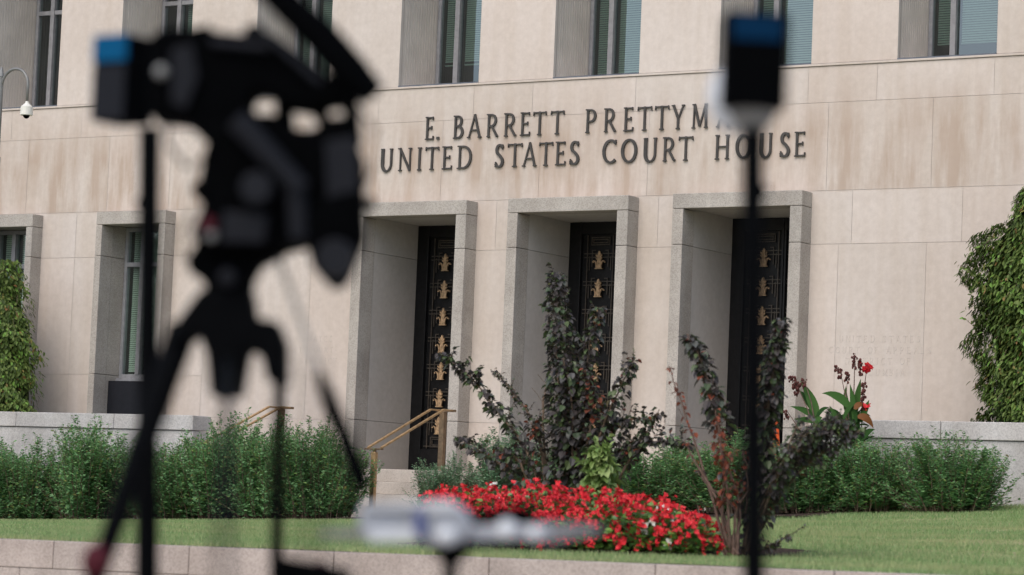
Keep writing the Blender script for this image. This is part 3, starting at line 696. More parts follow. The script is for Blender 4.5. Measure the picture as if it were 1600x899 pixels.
protos = [shrub_proto(11, 1.7, 1.5, stems=290), shrub_proto(12, 1.65, 1.45, stems=290), shrub_proto(13, 1.75, 1.48, stems=290), shrub_proto(14, 1.6, 1.5, stems=260)]
def place_shrub(name, label, cat, X, Y, s, sz, pr, matL, group, rz=0, zoff=0.):
    t = thing(name, label, cat, (X, Y, zl(X, min(Y, 32.9)) + zoff), group)
    for nm, me, mt in (('foliage', protos[pr][0], matL), ('stems', protos[pr][1], M['bark'])):
        m_ = me if me.materials and me.materials[0] == mt else None
        if m_ is None:
            m_ = me if not me.materials else me.copy()
            if m_.materials: m_.materials.clear()
            m_.materials.append(mt)
        o = bpy.data.objects.new(nm, m_); C.objects.link(o); o.parent = t; o.scale = (s, s, sz); o.rotation_euler = (0, 0, rz)
    return t
HG = 'green hedge shrubs along the foot of the building'
# (px centre, base px y, Y, width scale, height scale)
hl = [(-25, 31.6, .98, .88, 'green hedge shrub cut by the left edge of the picture'),
      (48, 31.5, .98, .90, 'green hedge shrub below the left vine, second from the left edge'),
      (150, 31.6, 1.05, 1.06, 'tall green hedge shrub between the left vine and the tripod leg'),
      (262, 31.5, .98, .88, 'green hedge shrub behind the left stand pole'),
      (345, 31.7, .98, 1.08, 'green hedge shrub behind the middle of the tripod'),
      (422, 31.5, .90, 1.0, 'green hedge shrub in front of the far brass handrail'),
      (498, 31.6, .88, .98, 'green hedge shrub at the end of the left row, touching the near handrail')]
for i, (px, Y, s, sz, lb) in enumerate(hl):
    place_shrub('hedge_shrub', lb, 'shrub', X_on(px, 815, Y), Y, s, sz, i % 4, M['leaf_hedge'], HG, i * 1.3)
hr = [(700, 31.3, .62, .60, 'small pale green shrub right of the near handrail', 'leaf_grey'),
      (805, 31.4, .95, .80, 'pale green shrub behind the purple branches, below the pier between left and middle doorways', 'leaf_grey'),
      (935, 31.3, .80, .66, 'green shrub behind the lime tuft and the purple shrub', 'leaf_hedge'),
      (1030, 31.4, .98, .70, 'green shrub between the purple shrub and the brown twigs, below the right doorway', 'leaf_hedge'),
      (1155, 31.3, 1.0, .74, 'green shrub behind the right stand pole', 'leaf_hedge'),
      (1262, 31.2, .92, .64, 'green shrub right of the stand pole, below the canna', 'leaf_hedge'),
      (1362, 31.4, .86, .70, 'green hedge shrub under the red canna flower, second from the right end', 'leaf_hedge'),
      (1486, 31.2, .90, .68, 'rounded green hedge shrub at the right end of the row', 'leaf_hedge')]
for i, (px, Y, s, sz, lb, mt) in enumerate(hr):
    place_shrub('hedge_shrub', lb, 'shrub', X_on(px, 808, Y), Y, s, sz, (i + 1) % 4, M[mt], HG, i * 1.9 + .5)

# vines climbing in tall mounds behind the parapets
def vine(label, prof, Y, N, depth=.9, seed=1):
    r = np.random.default_rng(seed); L = MB(); S = MB()
    zs = [on_y(p[0], p[2], Y).z for p in prof]
    lo = [on_y(p[0], p[2], Y).x for p in prof]; hi = [on_y(p[1], p[2], Y).x for p in prof]
    base = ((lo[-1] + hi[-1]) / 2, Y + depth / 2, 1.2)
    t = thing('climbing_vine', label, 'vine', base)
    zmin, zmax = min(zs), max(zs); order = sorted(range(len(zs)), key=lambda i: zs[i])
    Z = [zs[i] for i in order]; LO = [lo[i] for i in order]; HI = [hi[i] for i in order]
    for k in range(N):
        z = r.uniform(zmin, zmax); a, b_ = np.interp(z, Z, LO), np.interp(z, Z, HI)
        c, hw = (a + b_) / 2, (b_ - a) / 2
        th = r.uniform(PI, 2 * PI) if r.uniform() < .8 else r.uniform(0, 2 * PI)
        lump = 1 + .10 * math.sin(z * 5 + th * 3 + seed) + .07 * math.sin(z * 13 + th * 5)
        q = r.uniform(.80, 1.0) * lump + (r.exponential(.03) if r.uniform() < .2 else 0)
        p = Vector((c + math.cos(th) * hw * q, Y + depth / 2 + math.sin(th) * depth * .5 * q, z))
        out = Vector((math.cos(th), math.sin(th), 0)); d = (out * .5 + Vector((r.normal(0, .5), r.normal(0, .3), -r.uniform(.4, 1.2)))).normalized()
        l = r.uniform(.05, .09)
        leaf(L, p, d, out + Vector((0, 0, .6)), l, l * .3, .2, .1, 2)
    for k in range(46):                                    # trailing and reaching shoots
        z = r.uniform(zmin, zmax); a, b_ = np.interp(z, Z, LO), np.interp(z, Z, HI); th = r.uniform(PI, 2 * PI)
        p = Vector(((a + b_) / 2 + math.cos(th) * (b_ - a) / 2 * .95, Y + depth / 2 + math.sin(th) * depth * .48, z)); pts = [p.copy()]
        up = r.uniform() < .3; d = Vector((math.cos(th) * .5, math.sin(th) * .5, .9 if up else -.4))
        for i in range(6):
            d = (d + Vector((r.normal(0, .2), r.normal(0, .2), r.normal(0, .1) - .12))).normalized(); p = p + d * .045; pts.append(p.copy())
            leaf(L, p, (d + rv() * .8), Vector((0, -1, .6)), r.uniform(.04, .07), .018, .2, .1, 2)
        S.tube(pts, .003, 4, False)
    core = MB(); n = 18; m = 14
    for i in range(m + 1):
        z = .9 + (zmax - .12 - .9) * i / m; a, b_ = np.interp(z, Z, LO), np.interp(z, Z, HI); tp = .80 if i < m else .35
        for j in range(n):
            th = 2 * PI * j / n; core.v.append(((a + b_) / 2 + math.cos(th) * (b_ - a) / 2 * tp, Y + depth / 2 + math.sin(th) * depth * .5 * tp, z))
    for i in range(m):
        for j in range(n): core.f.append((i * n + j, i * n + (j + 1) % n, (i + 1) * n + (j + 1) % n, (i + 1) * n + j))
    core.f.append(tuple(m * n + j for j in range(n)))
    core.build('dark_core', M['shade_core'], t, smooth=True)  # filler core against see-through; the mound's inner shade is put into its colour
    L.build('foliage', M['leaf_ivy'], t); S.build('shoots', M['bark'], t)
M['shade_core'] = plain('inner_shade', (.035, .045, .018), .9, 0, .1, .5, 25)
vine('dark green vine mound at the left edge, covering the leftmost window', [(-120, -6, 404), (-130, 2, 430), (-130, 12, 470), (-130, 20, 520), (-130, 27, 580), (-130, 25, 665)], 33.55, 12000, .9, 3)
vine('tall bushy vine mound at the right edge, above the pale parapet', [(1578, 1740, 286), (1545, 1760, 340), (1506, 1770, 366), (1490, 1780, 430), (1494, 1780, 500), (1508, 1780, 560), (1506, 1780, 690)], 33.6, 26000, 1.0, 5)

# branchy shrubs drawn branch by branch: (pixel path, leaf radius px, leaves per metre, leaf length, kind)
def branchy(name, label, cat, Y, branches, matL, base_px, seed, matS='bark', extra=None):
    r = np.random.default_rng(seed); bp = on_y(*base_px, Y); base = (bp.x, Y, zl(bp.x, Y))
    t = thing(name, label, cat, base); L = MB(); S = MB(); E_ = MB()
    for br in branches:
        path, rad, dens, ll = br[:4]; rust = br[4] if len(br) > 4 else 0; u0 = br[5] if len(br) > 5 else .2
        ydir = r.uniform(-.25, .25); P3 = []
        for i, (x, y) in enumerate(path):
            u = i / (len(path) - 1); P3.append(on_y(x, y, Y + ydir * u))
        P3[0] = Vector((P3[0].x, Y, min(P3[0].z, zl(P3[0].x, Y) + .02) if path[0][1] >= base_px[1] - 5 else P3[0].z))
        # smooth by Catmull-Rom
        Q = []
        for i in range(len(P3) - 1):
            a = P3[max(i - 1, 0)]; b_ = P3[i]; c = P3[i + 1]; d = P3[min(i + 2, len(P3) - 1)]
            for k in range(6):
                s = k / 6; Q.append(.5 * ((2 * b_) + (c - a) * s + (2 * a - 5 * b_ + 4 * c - d) * s * s + (3 * b_ - 3 * c + d - a) * s ** 3) + Vector(r.normal(0, .004, 3)))
        Q.append(P3[-1]); n = len(Q)
        S.tube(Q, [.016 * (1 - .82 * i / n) for i in range(n)], 6, False)
        ln = sum((Q[i + 1] - Q[i]).length for i in range(n - 1))
        for k in range(int(ln * 6) if dens > 50 else 2):                # side twigs with smaller leaves
            u = r.uniform(.3, .97); i = min(int(u * (n - 1)), n - 2); p = Q[i].copy(); a = r.uniform(0, 2 * PI); d = Vector((math.cos(a) * .8, math.sin(a) * .6, r.uniform(.2, 1.2))).normalized()
            tw = [p.copy()]; st_ = r.uniform(.02, .045) * (1.3 - u * .5)
            for q in range(5):
                d = (d + Vector(r.normal(0, .15, 3)) + Vector((0, 0, .05))).normalized(); p = p + d * st_; tw.append(p.copy())
                for q2 in range(2):
                    l = ll * r.uniform(.35, .8); mb = E_ if r.uniform() < rust else L
                    if dens > 50: leaf(mb, p, d + rv() * .9 - Vector((0, 0, .4)), Vector((0, 0, 1)) + rv() * .5, l, l * .42, .3, .14, 2)
            S.tube(tw, .0025, 3, False)
        pxm = FPX / (Y * 1.19)
        for k in range(int(ln * dens)):
            u = u0 + (1 - u0) * r.uniform() ; i = min(int(u * (n - 1)), n - 2); p = Q[i].lerp(Q[i + 1], u * (n - 1) - i)
            rr_ = rad / pxm * (1.15 - .75 * u ** 1.5); a = r.uniform(0, 2 * PI)
            o_ = Vector((math.cos(a), math.sin(a), r.normal(0, .4))) * rr_ * math.sqrt(r.uniform())
            d = Vector((math.cos(a) * .8, math.sin(a) * .8, r.uniform(-1.3, .25)))
            l = ll * r.uniform(.6, 1.25) * (1.1 - .45 * u)
            mb = E_ if r.uniform() < rust else L
            leaf(mb, p + o_, d, Vector((0, 0, 1)) + rv() * .5, l, l * .46, .3, .16, 2)
            if r.uniform() < .25: S.tube([p, p + o_], .0022, 3, False)
    S.build('stems', M[matS], t, smooth=True)
    if L.f: L.build('foliage', matL, t)
    if E_.f: E_.build('withered_leaves', M['leaf_rust'], t)
    return t
branchy('purple_shrub', 'tall upright purple-leaved shrub in front of the middle doorway', 'shrub', 23.0,
    [([(880, 790), (888, 680), (884, 560), (872, 490), (868, 428)], 27, 310, .08, .0, .12), ([(900, 790), (896, 700), (892, 620), (880, 560)], 30, 170, .085, .0, .2), ([(885, 790), (880, 700), (872, 600), (868, 520)], 24, 190, .08, .0, .12),
     ([(900, 790), (912, 660), (920, 550), (938, 480)], 16, 170, .08, .03, .15), ([(905, 790), (935, 690), (962, 620), (990, 565)], 17, 130, .075, .03, .2),
     ([(895, 790), (922, 670), (924, 620), (915, 580)], 17, 110, .07, .2, .3), ([(905, 790), (900, 650), (890, 590)], 26, 150, .08, .03, .25)], M['leaf_purple'], (890, 790), 31)
branchy('purple_shrub', 'arching purple-leaved shrub whose long branches reach left across the left doorway', 'shrub', 23.2,
    [([(860, 790), (830, 720), (775, 640), (730, 585), (688, 552)], 11, 95, .085, .02, .3), ([(862, 790), (845, 690), (810, 625), (772, 580)], 6, 150, .04, .05, .35),
     ([(850, 790), (800, 745), (750, 705), (715, 683)], 17, 130, .075, .02, .25), ([(850, 790), (820, 740), (800, 710), (780, 700)], 24, 150, .07, .06, .2),
     ([(856, 790), (850, 740), (842, 690), (830, 660)], 20, 110, .07, .12, .2), ([(866, 790), (848, 660), (852, 610), (857, 590)], 5, 6, .03, 0, .5)], M['leaf_purple'], (858, 790), 32)
branchy('purple_shrub', 'low spreading purple-leaved shrub between the middle and right doorways', 'shrub', 23.1,
    [([(920, 790), (960, 720), (1000, 690), (1030, 640)], 15, 120, .07, .05, .25), ([(925, 790), (990, 710), (1050, 690), (1085, 700)], 12, 110, .07, .04, .25),
     ([(918, 790), (950, 700), (975, 660), (1010, 655)], 20, 130, .07, .05, .25), ([(915, 790), (930, 710), (945, 670)], 24, 130, .07, .1, .2),
     ([(918, 790), (960, 745), (985, 700)], 18, 90, .07, .05, .2)], M['leaf_purple'], (920, 790), 33)
branchy('brown_shrub', 'half-withered shrub with bare brown stems and rusty leaves right of the flower bed', 'shrub', 20.6,
    [([(1140, 862), (1138, 790), (1130, 720), (1118, 640)], 12, 60, .07, .9, .35), ([(1134, 760), (1122, 660), (1098, 570), (1073, 522)], 15, 170, .085, .06, .3), ([(1136, 862), (1110, 770), (1075, 660), (1045, 572)], 6, 24, .05, 1.0, .6),
     ([(1145, 862), (1155, 790), (1128, 700), (1118, 640)], 14, 60, .06, .8, .5), ([(1150, 862), (1120, 780), (1085, 720), (1070, 690)], 6, 14, .05, .7, .5),
     ([(1140, 862), (1128, 800), (1135, 740), (1150, 700)], 8, 16, .05, .8, .5), ([(1146, 862), (1150, 800), (1168, 760), (1160, 700)], 8, 16, .05, .6, .5),
     ([(1152, 862), (1150, 800), (1108, 760), (1088, 735)], 5, 8, .04, 1, .5), ([(1132, 862), (1105, 830), (1090, 790)], 4, 6, .04, 1, .5)], M['leaf_purple'], (1145, 862), 34, 'stem_red')
branchy('purple_shrub', 'dense purple-leaved shrub behind the right stand pole, in front of the right doorway', 'shrub', 20.8,
    [([(1160, 862), (1180, 770), (1198, 650), (1210, 570), (1220, 500)], 17, 330, .08, .01, .3), ([(1165, 862), (1182, 740), (1205, 630), (1200, 545)], 15, 200, .075, .03, .3),
     ([(1165, 862), (1195, 780), (1235, 710), (1275, 665)], 18, 230, .06, .01, .2), ([(1168, 862), (1215, 770), (1270, 700), (1325, 655)], 15, 190, .055, .01, .25), ([(1168, 862), (1225, 750), (1262, 700), (1300, 650)], 18, 170, .055, .0, .5), ([(1168, 862), (1230, 760), (1290, 705), (1345, 672)], 24, 230, .055, .0, .5), ([(1165, 862), (1215, 740), (1270, 690), (1318, 660)], 26, 200, .055, .0, .55), ([(1165, 862), (1205, 770), (1225, 720), (1250, 650)], 14, 90, .055, .02, .3),
     ([(1160, 862), (1165, 800), (1170, 740), (1172, 700)], 16, 130, .055, .1, .1), ([(1165, 862), (1195, 855), (1215, 848), (1234, 835)], 8, 130, .045, .02, .2),
     ([(1165, 862), (1185, 830), (1200, 790)], 14, 120, .055, .05, .1)], M['leaf_purple'], (1163, 862), 35)
branchy('lime_plant', 'lime green leafy tuft standing between the red flowers and the purple shrub', 'plant', 22.4,
    [([(942, 800), (938, 740), (936, 700)], 17, 330, .10, 0, .3), ([(948, 800), (948, 745), (946, 712)], 14, 260, .10, 0, .3), ([(938, 800), (930, 750), (928, 718)], 13, 220, .10, 0, .3)], M['leaf_lime'], (945, 800), 36, 'stem_green')

# canna with broad leaves, seed heads and a red flower
YC = 32.15; cb = on_y(1300, 790, YC); cn = thing('canna_plant', 'canna with broad leaves, dry seed stalks and one red flower against the pale wall', 'plant', (cb.x, YC, zl(cb.x, YC)))
def pt(x, y, dy=0.): return on_y(x, y, YC + dy)
L = MB(); LB = MB(); S = MB(); SD = MB(); FLW = MB()
def broad(mb, pts, wd, nrm=(0, -1, .5), dy=0.):
    P_ = [pt(x, y, dy + .05 * i) for i, (x, y) in enumerate(pts)]; n = 8; Q = []
    for i in range(n + 1):
        u = i / n; s = (1 - u) ** 2; Q.append(P_[0] * s + P_[1] * 2 * u * (1 - u) + P_[2] * u * u)
    pxm = FPX / (YC * 1.19); vs = []
    for i, q in enumerate(Q):
        u = i / n; d = (Q[min(i + 1, n)] - Q[max(i - 1, 0)]).normalized(); s = d.cross(Vector(nrm)).normalized(); w__ = wd * .72 / pxm * math.sin(PI * min(1, u * .9 + .1) ** .85)
        f_ = Vector(nrm).normalized() * w__ * .25; vs += [q + s * w__ + f_, q, q - s * w__ + f_]
    mb.add(vs, [f for i in range(n) for f in ((3 * i, 3 * i + 1, 3 * i + 4, 3 * i + 3), (3 * i + 1, 3 * i + 2, 3 * i + 5, 3 * i + 4))])
stalks = [[(1330, 790), (1330, 700), (1325, 640), (1312, 575)], [(1332, 790), (1336, 690), (1334, 620), (1336, 552)], [(1335, 790), (1345, 690), (1348, 620), (1354, 580)], [(1330, 790), (1322, 690), (1322, 620), (1325, 582)],
          [(1275, 790), (1278, 700), (1262, 640), (1240, 590)], [(1276, 790), (1276, 680), (1268, 630), (1256, 592)], [(1280, 790), (1258, 690), (1245, 665), (1228, 640)]]
for s in stalks: S.tube([pt(x, y) for x, y in s], [.012, .011, .007, .004], 6)
heads = [(1312, 575, 14), (1335, 553, 20), (1343, 562, 22), (1325, 582, 14), (1306, 572, 8), (1240, 590, 16), (1247, 598, 12), (1256, 592, 14), (1234, 588, 8), (1229, 642, 12), (1348, 620, 30), (1350, 598, 20), (1244, 603, 14)]
rs = np.random.default_rng(5)
for (x, y, ln) in heads:
    SD = MB()
    for k in range(int(ln * 1.3)):
        p = pt(x + rs.normal(0, 2.2), y + rs.uniform(0, ln * 1.15), rs.normal(0, .02)); SD.ball(p, rs.uniform(.009, .018), 1, 1, 1.3, 5, 4)
    SD.build('seed_head', M['seed'], cn, smooth=True)
for a in [([(1330, 640), (1310, 612), (1284, 615)], 9), ([(1332, 660), (1318, 630), (1322, 603)], 7), ([(1336, 650), (1340, 620), (1345, 592)], 8), ([(1334, 655), (1334, 625), (1328, 600)], 6),
          ([(1276, 655), (1262, 640), (1234, 635)], 7), ([(1278, 655), (1272, 625), (1250, 595)], 10), ([(1278, 650), (1262, 622), (1248, 610)], 8), ([(1280, 660), (1262, 655), (1240, 655)], 7),
          ([(1345, 660), (1352, 640), (1358, 625)], 8), ([(1320, 670), (1305, 650), (1296, 634)], 6), ([(1335, 680), (1318, 665), (1312, 650)], 9), ([(1340, 690), (1330, 660), (1345, 640)], 12), ([(1270, 690), (1278, 672), (1298, 655)], 7),
          ([(1338, 700), (1350, 690), (1352, 665)], 9), ([(1335, 690), (1326, 676), (1310, 664)], 9)]: broad(L, *a, dy=rs.uniform(-.1, .1))
for k in range(26):
    x0_, y0_ = rs.uniform(1316, 1344), rs.uniform(655, 705); a_ = rs.uniform(-1.2, 1.2); ln_ = rs.uniform(18, 38)
    broad(L, [(x0_, y0_), (x0_ + ln_ * .5 * math.sin(a_), y0_ - ln_ * .75), (x0_ + ln_ * math.sin(a_) * 1.2, y0_ - ln_ * rs.uniform(.3, .95))], rs.uniform(4, 9), (rs.normal(0, .5), -1, rs.uniform(.1, 1)), rs.uniform(-.15, .15))
for k in range(9):
    x0_, y0_ = rs.uniform(1268, 1284), rs.uniform(650, 700); a_ = rs.uniform(-1.2, 1.0); ln_ = rs.uniform(16, 34)
    broad(L, [(x0_, y0_), (x0_ + ln_ * .5 * math.sin(a_), y0_ - ln_ * .75), (x0_ + ln_ * math.sin(a_) * 1.2, y0_ - ln_ * rs.uniform(.3, .95))], rs.uniform(4, 8), (rs.normal(0, .5), -1, rs.uniform(.1, 1)), rs.uniform(-.15, .15))
for a in [([(1325, 655), (1322, 675), (1314, 692)], 8), ([(1340, 652), (1356, 648), (1365, 670)], 8), ([(1336, 640), (1344, 628), (1350, 634)], 8)]: broad(LB, *a, dy=-.12)
for (cx_, cy_, nn, sp) in ((1354, 576, 14, 6), (1354, 636, 5, 2.5)):
    for k in range(int(nn * 1.8)):
        p = pt(cx_ + rs.normal(0, sp * .6), cy_ + rs.normal(0, sp * .4), rs.normal(0, .03)); leaf(FLW, p, rv() + Vector((0, -.2, .3)), rv(), .075, .028, .3, 0, 2)
S.build('stalks', M['stem_red'], cn); L.build('foliage', M['leaf_canna'], cn, smooth=True); LB.build('withered_leaves', M['leaf_canna_brown'], cn, smooth=True)
FLW.build('red_flower', M['petal_red'], cn)

# begonias in a mound
def px_of(X, Y, Z):
    c = CM.T @ (np.array([X, Y, Z]) - EYE); return CX - c[0] / c[2] * FPX
def beg_top(X, Y, hs):
    px = px_of(X, Y, 1.2); yt = np.interp(px, [650, 700, 760, 850, 950, 1000, 1060, 1115], [772, 756, 751, 753, 759, 768, 788, 812])
    k = hs + (1 - hs) * max(0, min(1, (px - 930) / 120)); return (on_y(px, yt, Y).z - zl(X, Y) - .07) * k
def beg_h(X):                                             # height of the mound along its length, from the picture
    return np.interp(X, [-14.2, -13.7, -13.2, -12.6, -11.9, -11.3, -10.9, -10.6], [.36, .52, .60, .62, .60, .56, .46, .34])
def begonia(label, X, Y, w_, h, seed, white=False):
    r = np.random.default_rng(seed); z = zl(X, Y) + .02; t = thing('begonia', label, 'flower', (X, Y, z), 'red begonias in the front bed')
    L = MB(); F = MB(); W = MB(); S = MB()
    for k in range(230):
        th = r.uniform(0, 2 * PI); ph = math.acos(r.uniform(0, 1)); q = r.uniform(.72, 1.0)
        o_ = Vector((math.sin(ph) * math.cos(th) * w_, math.sin(ph) * math.sin(th) * w_, math.cos(ph) * h * 1.0)) * q
        if o_.z < .02: o_.z = r.uniform(.02, .12)
        o_.x += r.normal(0, .03); o_.y += r.normal(0, .03)
        d = Vector((math.cos(th), math.sin(th), r.uniform(-.3, .9))); l = r.uniform(.045, .075)
        leaf(L, Vector((X, Y, z)) + o_, d, Vector((0, -.3, 1)) + rv() * .6, l, l * .42, .2, .05, 2)
    for k in range(r.integers(44, 64)):
        th = r.uniform(0, 2 * PI); ph = math.acos(r.uniform(.12, 1)); q = r.uniform(.92, 1.08)
        c = Vector((X, Y, z)) + Vector((math.sin(ph) * math.cos(th) * w_, math.sin(ph) * math.sin(th) * w_, math.cos(ph) * h + .02)) * q
        mb = W if (white and r.uniform() < .16) else F
        S.tube([Vector((X, Y, z + h * .3)), c], .002, 3, False)
        for q_ in range(r.integers(2, 5)):
            cc = c + Vector(r.normal(0, .019, 3)); nn = (Vector((math.cos(th) * .5, math.sin(th) * .5 - .4, .6)) + rv() * .6).normalized(); a = nn.orthogonal().normalized(); b_ = nn.cross(a); sz = r.uniform(.020, .032)
            for k5 in range(4):
                an = PI / 2 * k5 + r.uniform(-.3, .3); d = a * math.cos(an) + b_ * math.sin(an) + nn * r.uniform(.1, .5)
                leaf(mb, cc, d, nn, sz * (1.2 if k5 % 2 else .9), sz * .5, .2, 0, 2)
    L.build('foliage', M['leaf_begonia'], t); F.build('blossoms', M['petal_red'], t); S.build('stems', M['stem_green'], t)
    if W.f: W.build('white_blossoms', M['petal_white'], t)
rows = [(20.3, -13.35, -11.05, 9, .62), (20.7, -13.8, -11.2, 10, .86), (21.15, -14.15, -11.45, 10, 1.0), (21.6, -14.3, -11.85, 9, 1.0)]
sd = 100
rown = ['front row', 'second row', 'third row', 'back row']
ordn = ['first', 'second', 'third', 'fourth', 'fifth', 'sixth', 'seventh', 'eighth', 'ninth', 'tenth', 'eleventh']
for ri, (Y, xa, xb, n, hs) in enumerate(rows):
    for i in range(n):
        sd += 1; X = xa + (xb - xa) * i / (n - 1) + random.uniform(-.05, .05); wh = (i, ri) in ((7, 0), (8, 1), (8, 2), (2, 2))
        begonia('%s%s begonia from the left in the %s of the bed' % (ordn[i], ', partly white' if wh else '', rown[ri]), X, Y + random.uniform(-.05, .05), .21, beg_top(X, Y, hs) * random.uniform(.9, 1.03), sd, wh)

# ------------------------------------------------------------------ trees across the street, behind the camera (seen in the window glass)
def tree(label, x, y, h, w_, seed):
    r = np.random.default_rng(seed); t = thing('street_tree', label, 'tree', (x, y, 0), 'street trees behind the camera'); T = MB(); L = MB()
    T.tube([(x, y, 0), (x + .1, y, h * .3), (x, y + .2, h * .6), (x, y, h * .85)], [.35, .28, .18, .05], 10)
    cl = []
    for k in range(26):
        u = r.uniform(.35, .98); a = r.uniform(0, 2 * PI); rr_ = w_ * .5 * math.sin(PI * (u - .25) / .8) * r.uniform(.5, 1)
        c = Vector((x + math.cos(a) * rr_, y + math.sin(a) * rr_, h * u)); cl.append((c, r.uniform(.9, 1.7)))
        T.tube([(x, y, h * max(.3, u - .2)), tuple(c)], [.1, .03], 5)
    for c, q in cl:
        for k in range(170):
            p = c + rv() * q * r.uniform(.5, 1); leaf(L, p, rv(), rv(), r.uniform(.25, .45), .12, .2)
    T.build('trunk', M['bark'], t); L.build('crown', M['leaf_tree'], t)
for i, (x, y, h, w_, lb) in enumerate([(-66, -38, 15, 11, 'widest street tree, on the far side of the street'), (-52, -34, 12, 9, 'round street tree between the widest and the tallest'), (-81, -30, 17, 11, 'tallest street tree, farthest to the left'), (-95, -22, 13, 10, 'street tree standing alone beyond the tallest')]):
    tree(lb, x, y, h, w_, 50 + i)

# ------------------------------------------------------------------ camera gear out of focus in the foreground
def P5(x, y, d): return at_depth(x, y, d)
def slab(mb, pts, d, th): mb.prism([P5(x, y, d) - FWD * th * .5 for x, y in pts], FWD * th)
def bar(mb, a, b_, ra, rb=None, d=5., d2=None, n=12):
    s = FPX / d; s2 = FPX / (d2 or d); mb.tube([P5(*a, d), P5(*b_, d2 or d)], [ra / s, (rb if rb is not None else ra) / s2], n)

def gnd(x, y, d):   # where a leg reaches the sidewalk
    p = P5(x, y, d); return p
# tripod
D = 5.0
tb = P5(355, 560, D); tp = thing('tripod', 'black camera tripod with spread legs carrying the large video camera', 'tripod', (tb.x, tb.y, 0))
b = MB(); slab(b, [(318, 455), (396, 455), (402, 500), (436, 504), (450, 540), (450, 604), (420, 598), (412, 560), (392, 548), (388, 566), (378, 622), (332, 622), (326, 556), (314, 525), (290, 540), (262, 548), (284, 500)], D, .11); b.build('crown', M['black_metal'], tp, bevel=.008)
b = MB(); slab(b, [(292, 412), (318, 372), (440, 366), (452, 395), (408, 418), (396, 440), (392, 476), (320, 476), (326, 446), (300, 428)], D, .10); b.build('fluid_head', M['black'], tp, bevel=.012)
b = MB(); b.ball(P5(356, 434, D - .07), .016, nu=14, nv=9); b.build('tension_knob', M['charcoal'], tp, smooth=True)
def leg(a, mid, r0, r1, dd, knob=None):
    A = P5(*a, D); B = P5(*mid, D + dd); dirv = (B - A); k = (A.z - .02) / (A.z - B.z); G_ = A + dirv * k
    s = FPX / D; b = MB(); b.tube([A, B, G_], [r0 / s, r1 / s, r1 * .8 / s], 12); lg = b.build('leg', M['black_metal'], tp)
    b = MB(); b.ball(G_ + Vector((0, 0, .005)), .022, 1, 1, .9); b.build('rubber_foot', M['black'], lg, smooth=True)
    if knob:
        b = MB(); b.ball(P5(*knob[:2], D + dd - .02), knob[2] / s, 1, 1, 1.25, 14, 9); b.build('leg_clamp', M['red_knob'], lg, smooth=True)
leg((286, 515), (158, 880), 24, 15, -.25, (150, 878, 22))
leg((438, 560), (432, 880), 10, 11, .35, (500, 905, 24))
leg((356, 560), (350, 880), 8, 4, -2.6)
s_ = FPX / D; b = MB(); b.tube([P5(436, 405, D - .02), P5(505, 598, D - .12)], .0045, 10); ph = b.build('pan_handle', M['pole'], tp)
b = MB(); b.tube([P5(500, 584, D - .115), P5(512, 616, D - .13), P5(560, 742, D - .2), P5(568, 766, D - .21)], [7 / s_, 12 / s_, 15 / s_, 11 / s_], 14); b.build('grip', M['black'], ph, smooth=True)
b = MB(); slab(b, [(432, 868), (470, 876), (548, 890), (548, 925), (432, 925)], 4.9, .05); b.build('spreader', M['black'], tp, bevel=.008)

cb_ = P5(430, 300, D); vc = thing('video_camera', 'large black shoulder video camera mounted on the tripod at left', 'video camera', tuple(cb_))
b = MB(); slab(b, [(336, 205), (388, 184), (398, 184), (412, 188), (426, 184), (448, 196), (462, 210), (496, 212), (510, 198), (524, 192), (548, 190), (560, 226), (568, 250), (566, 330), (550, 352), (500, 350), (478, 384), (440, 394), (330, 402), (304, 376), (322, 330), (318, 285)], D, .17); b.build('body', M['black'], vc, bevel=.012)
b = MB(); slab(b, [(240, 64), (262, 52), (300, 52), (385, 62), (398, 54), (432, 62), (474, 92), (548, 148), (546, 176), (530, 164), (508, 170), (490, 176), (462, 172), (440, 166), (428, 152), (410, 148), (396, 154), (392, 190), (356, 240), (326, 226), (296, 196), (240, 190)], D - .02, .12); b.build('rear_block', M['black'], vc, bevel=.012)
b = MB(); bar(b, (408, -30), (506, 62), 22, 28, D - .08); bar(b, (506, 62), (548, 112), 28, 29, D - .08); bar(b, (548, 112), (584, 150), 29, 22, D - .08); b.build('microphone', M['black'], vc)
b = MB(); bar(b, (441, 120), (448, 225), 16, 14, D); b.build('handle_post', M['black'], vc)
b = MB(); bar(b, (478, 140), (532, 232), 12, 12, D); b.build('handle_post', M['black'], vc)
b = MB(); bar(b, (546, 146), (554, 228), 13, 13, D); b.build('handle_post', M['black'], vc)
b = MB(); slab(b, [(470, 350), (566, 262), (572, 372), (548, 432), (534, 452), (516, 450), (490, 420)], D - .06, .10); b.build('lens_hood', M['black'], vc, bevel=.012)
b = MB(); bar(b, (370, 186), (470, 296), 20, 17, D - .11); b.build('viewfinder_arm', M['charcoal'], vc)
b = MB(); bar(b, (462, 290), (468, 372), 17, 15, D - .10); b.build('viewfinder', M['charcoal'], vc)
def rnd(b, x, y, r_, dd, th=.03, n=18):
    c_ = P5(x, y, D + dd); b.tube([c_ - FWD * th, c_, c_ + FWD * th], [r_ * .92 / (FPX / D), r_ / (FPX / D), r_ / (FPX / D)], n)
b = MB(); slab(b, [(508, 222), (556, 214), (562, 300), (512, 312)], D - .10, .02); b.build('side_plate', M['charcoal'], vc, bevel=.004)
b = MB(); rnd(b, 402, 296, 26, -.10); b.build('side_dial', M['charcoal'], vc, bevel=.003)
b = MB(); slab(b, [(268, 78), (300, 70), (310, 120), (290, 172), (268, 160)], D - .09, .012); b.build('rear_panel', M['charcoal'], vc, bevel=.003)
b = MB(); slab(b, [(350, 330), (420, 336), (412, 380), (344, 378)], D - .095, .012); b.build('lower_panel', M['charcoal'], vc, bevel=.003)
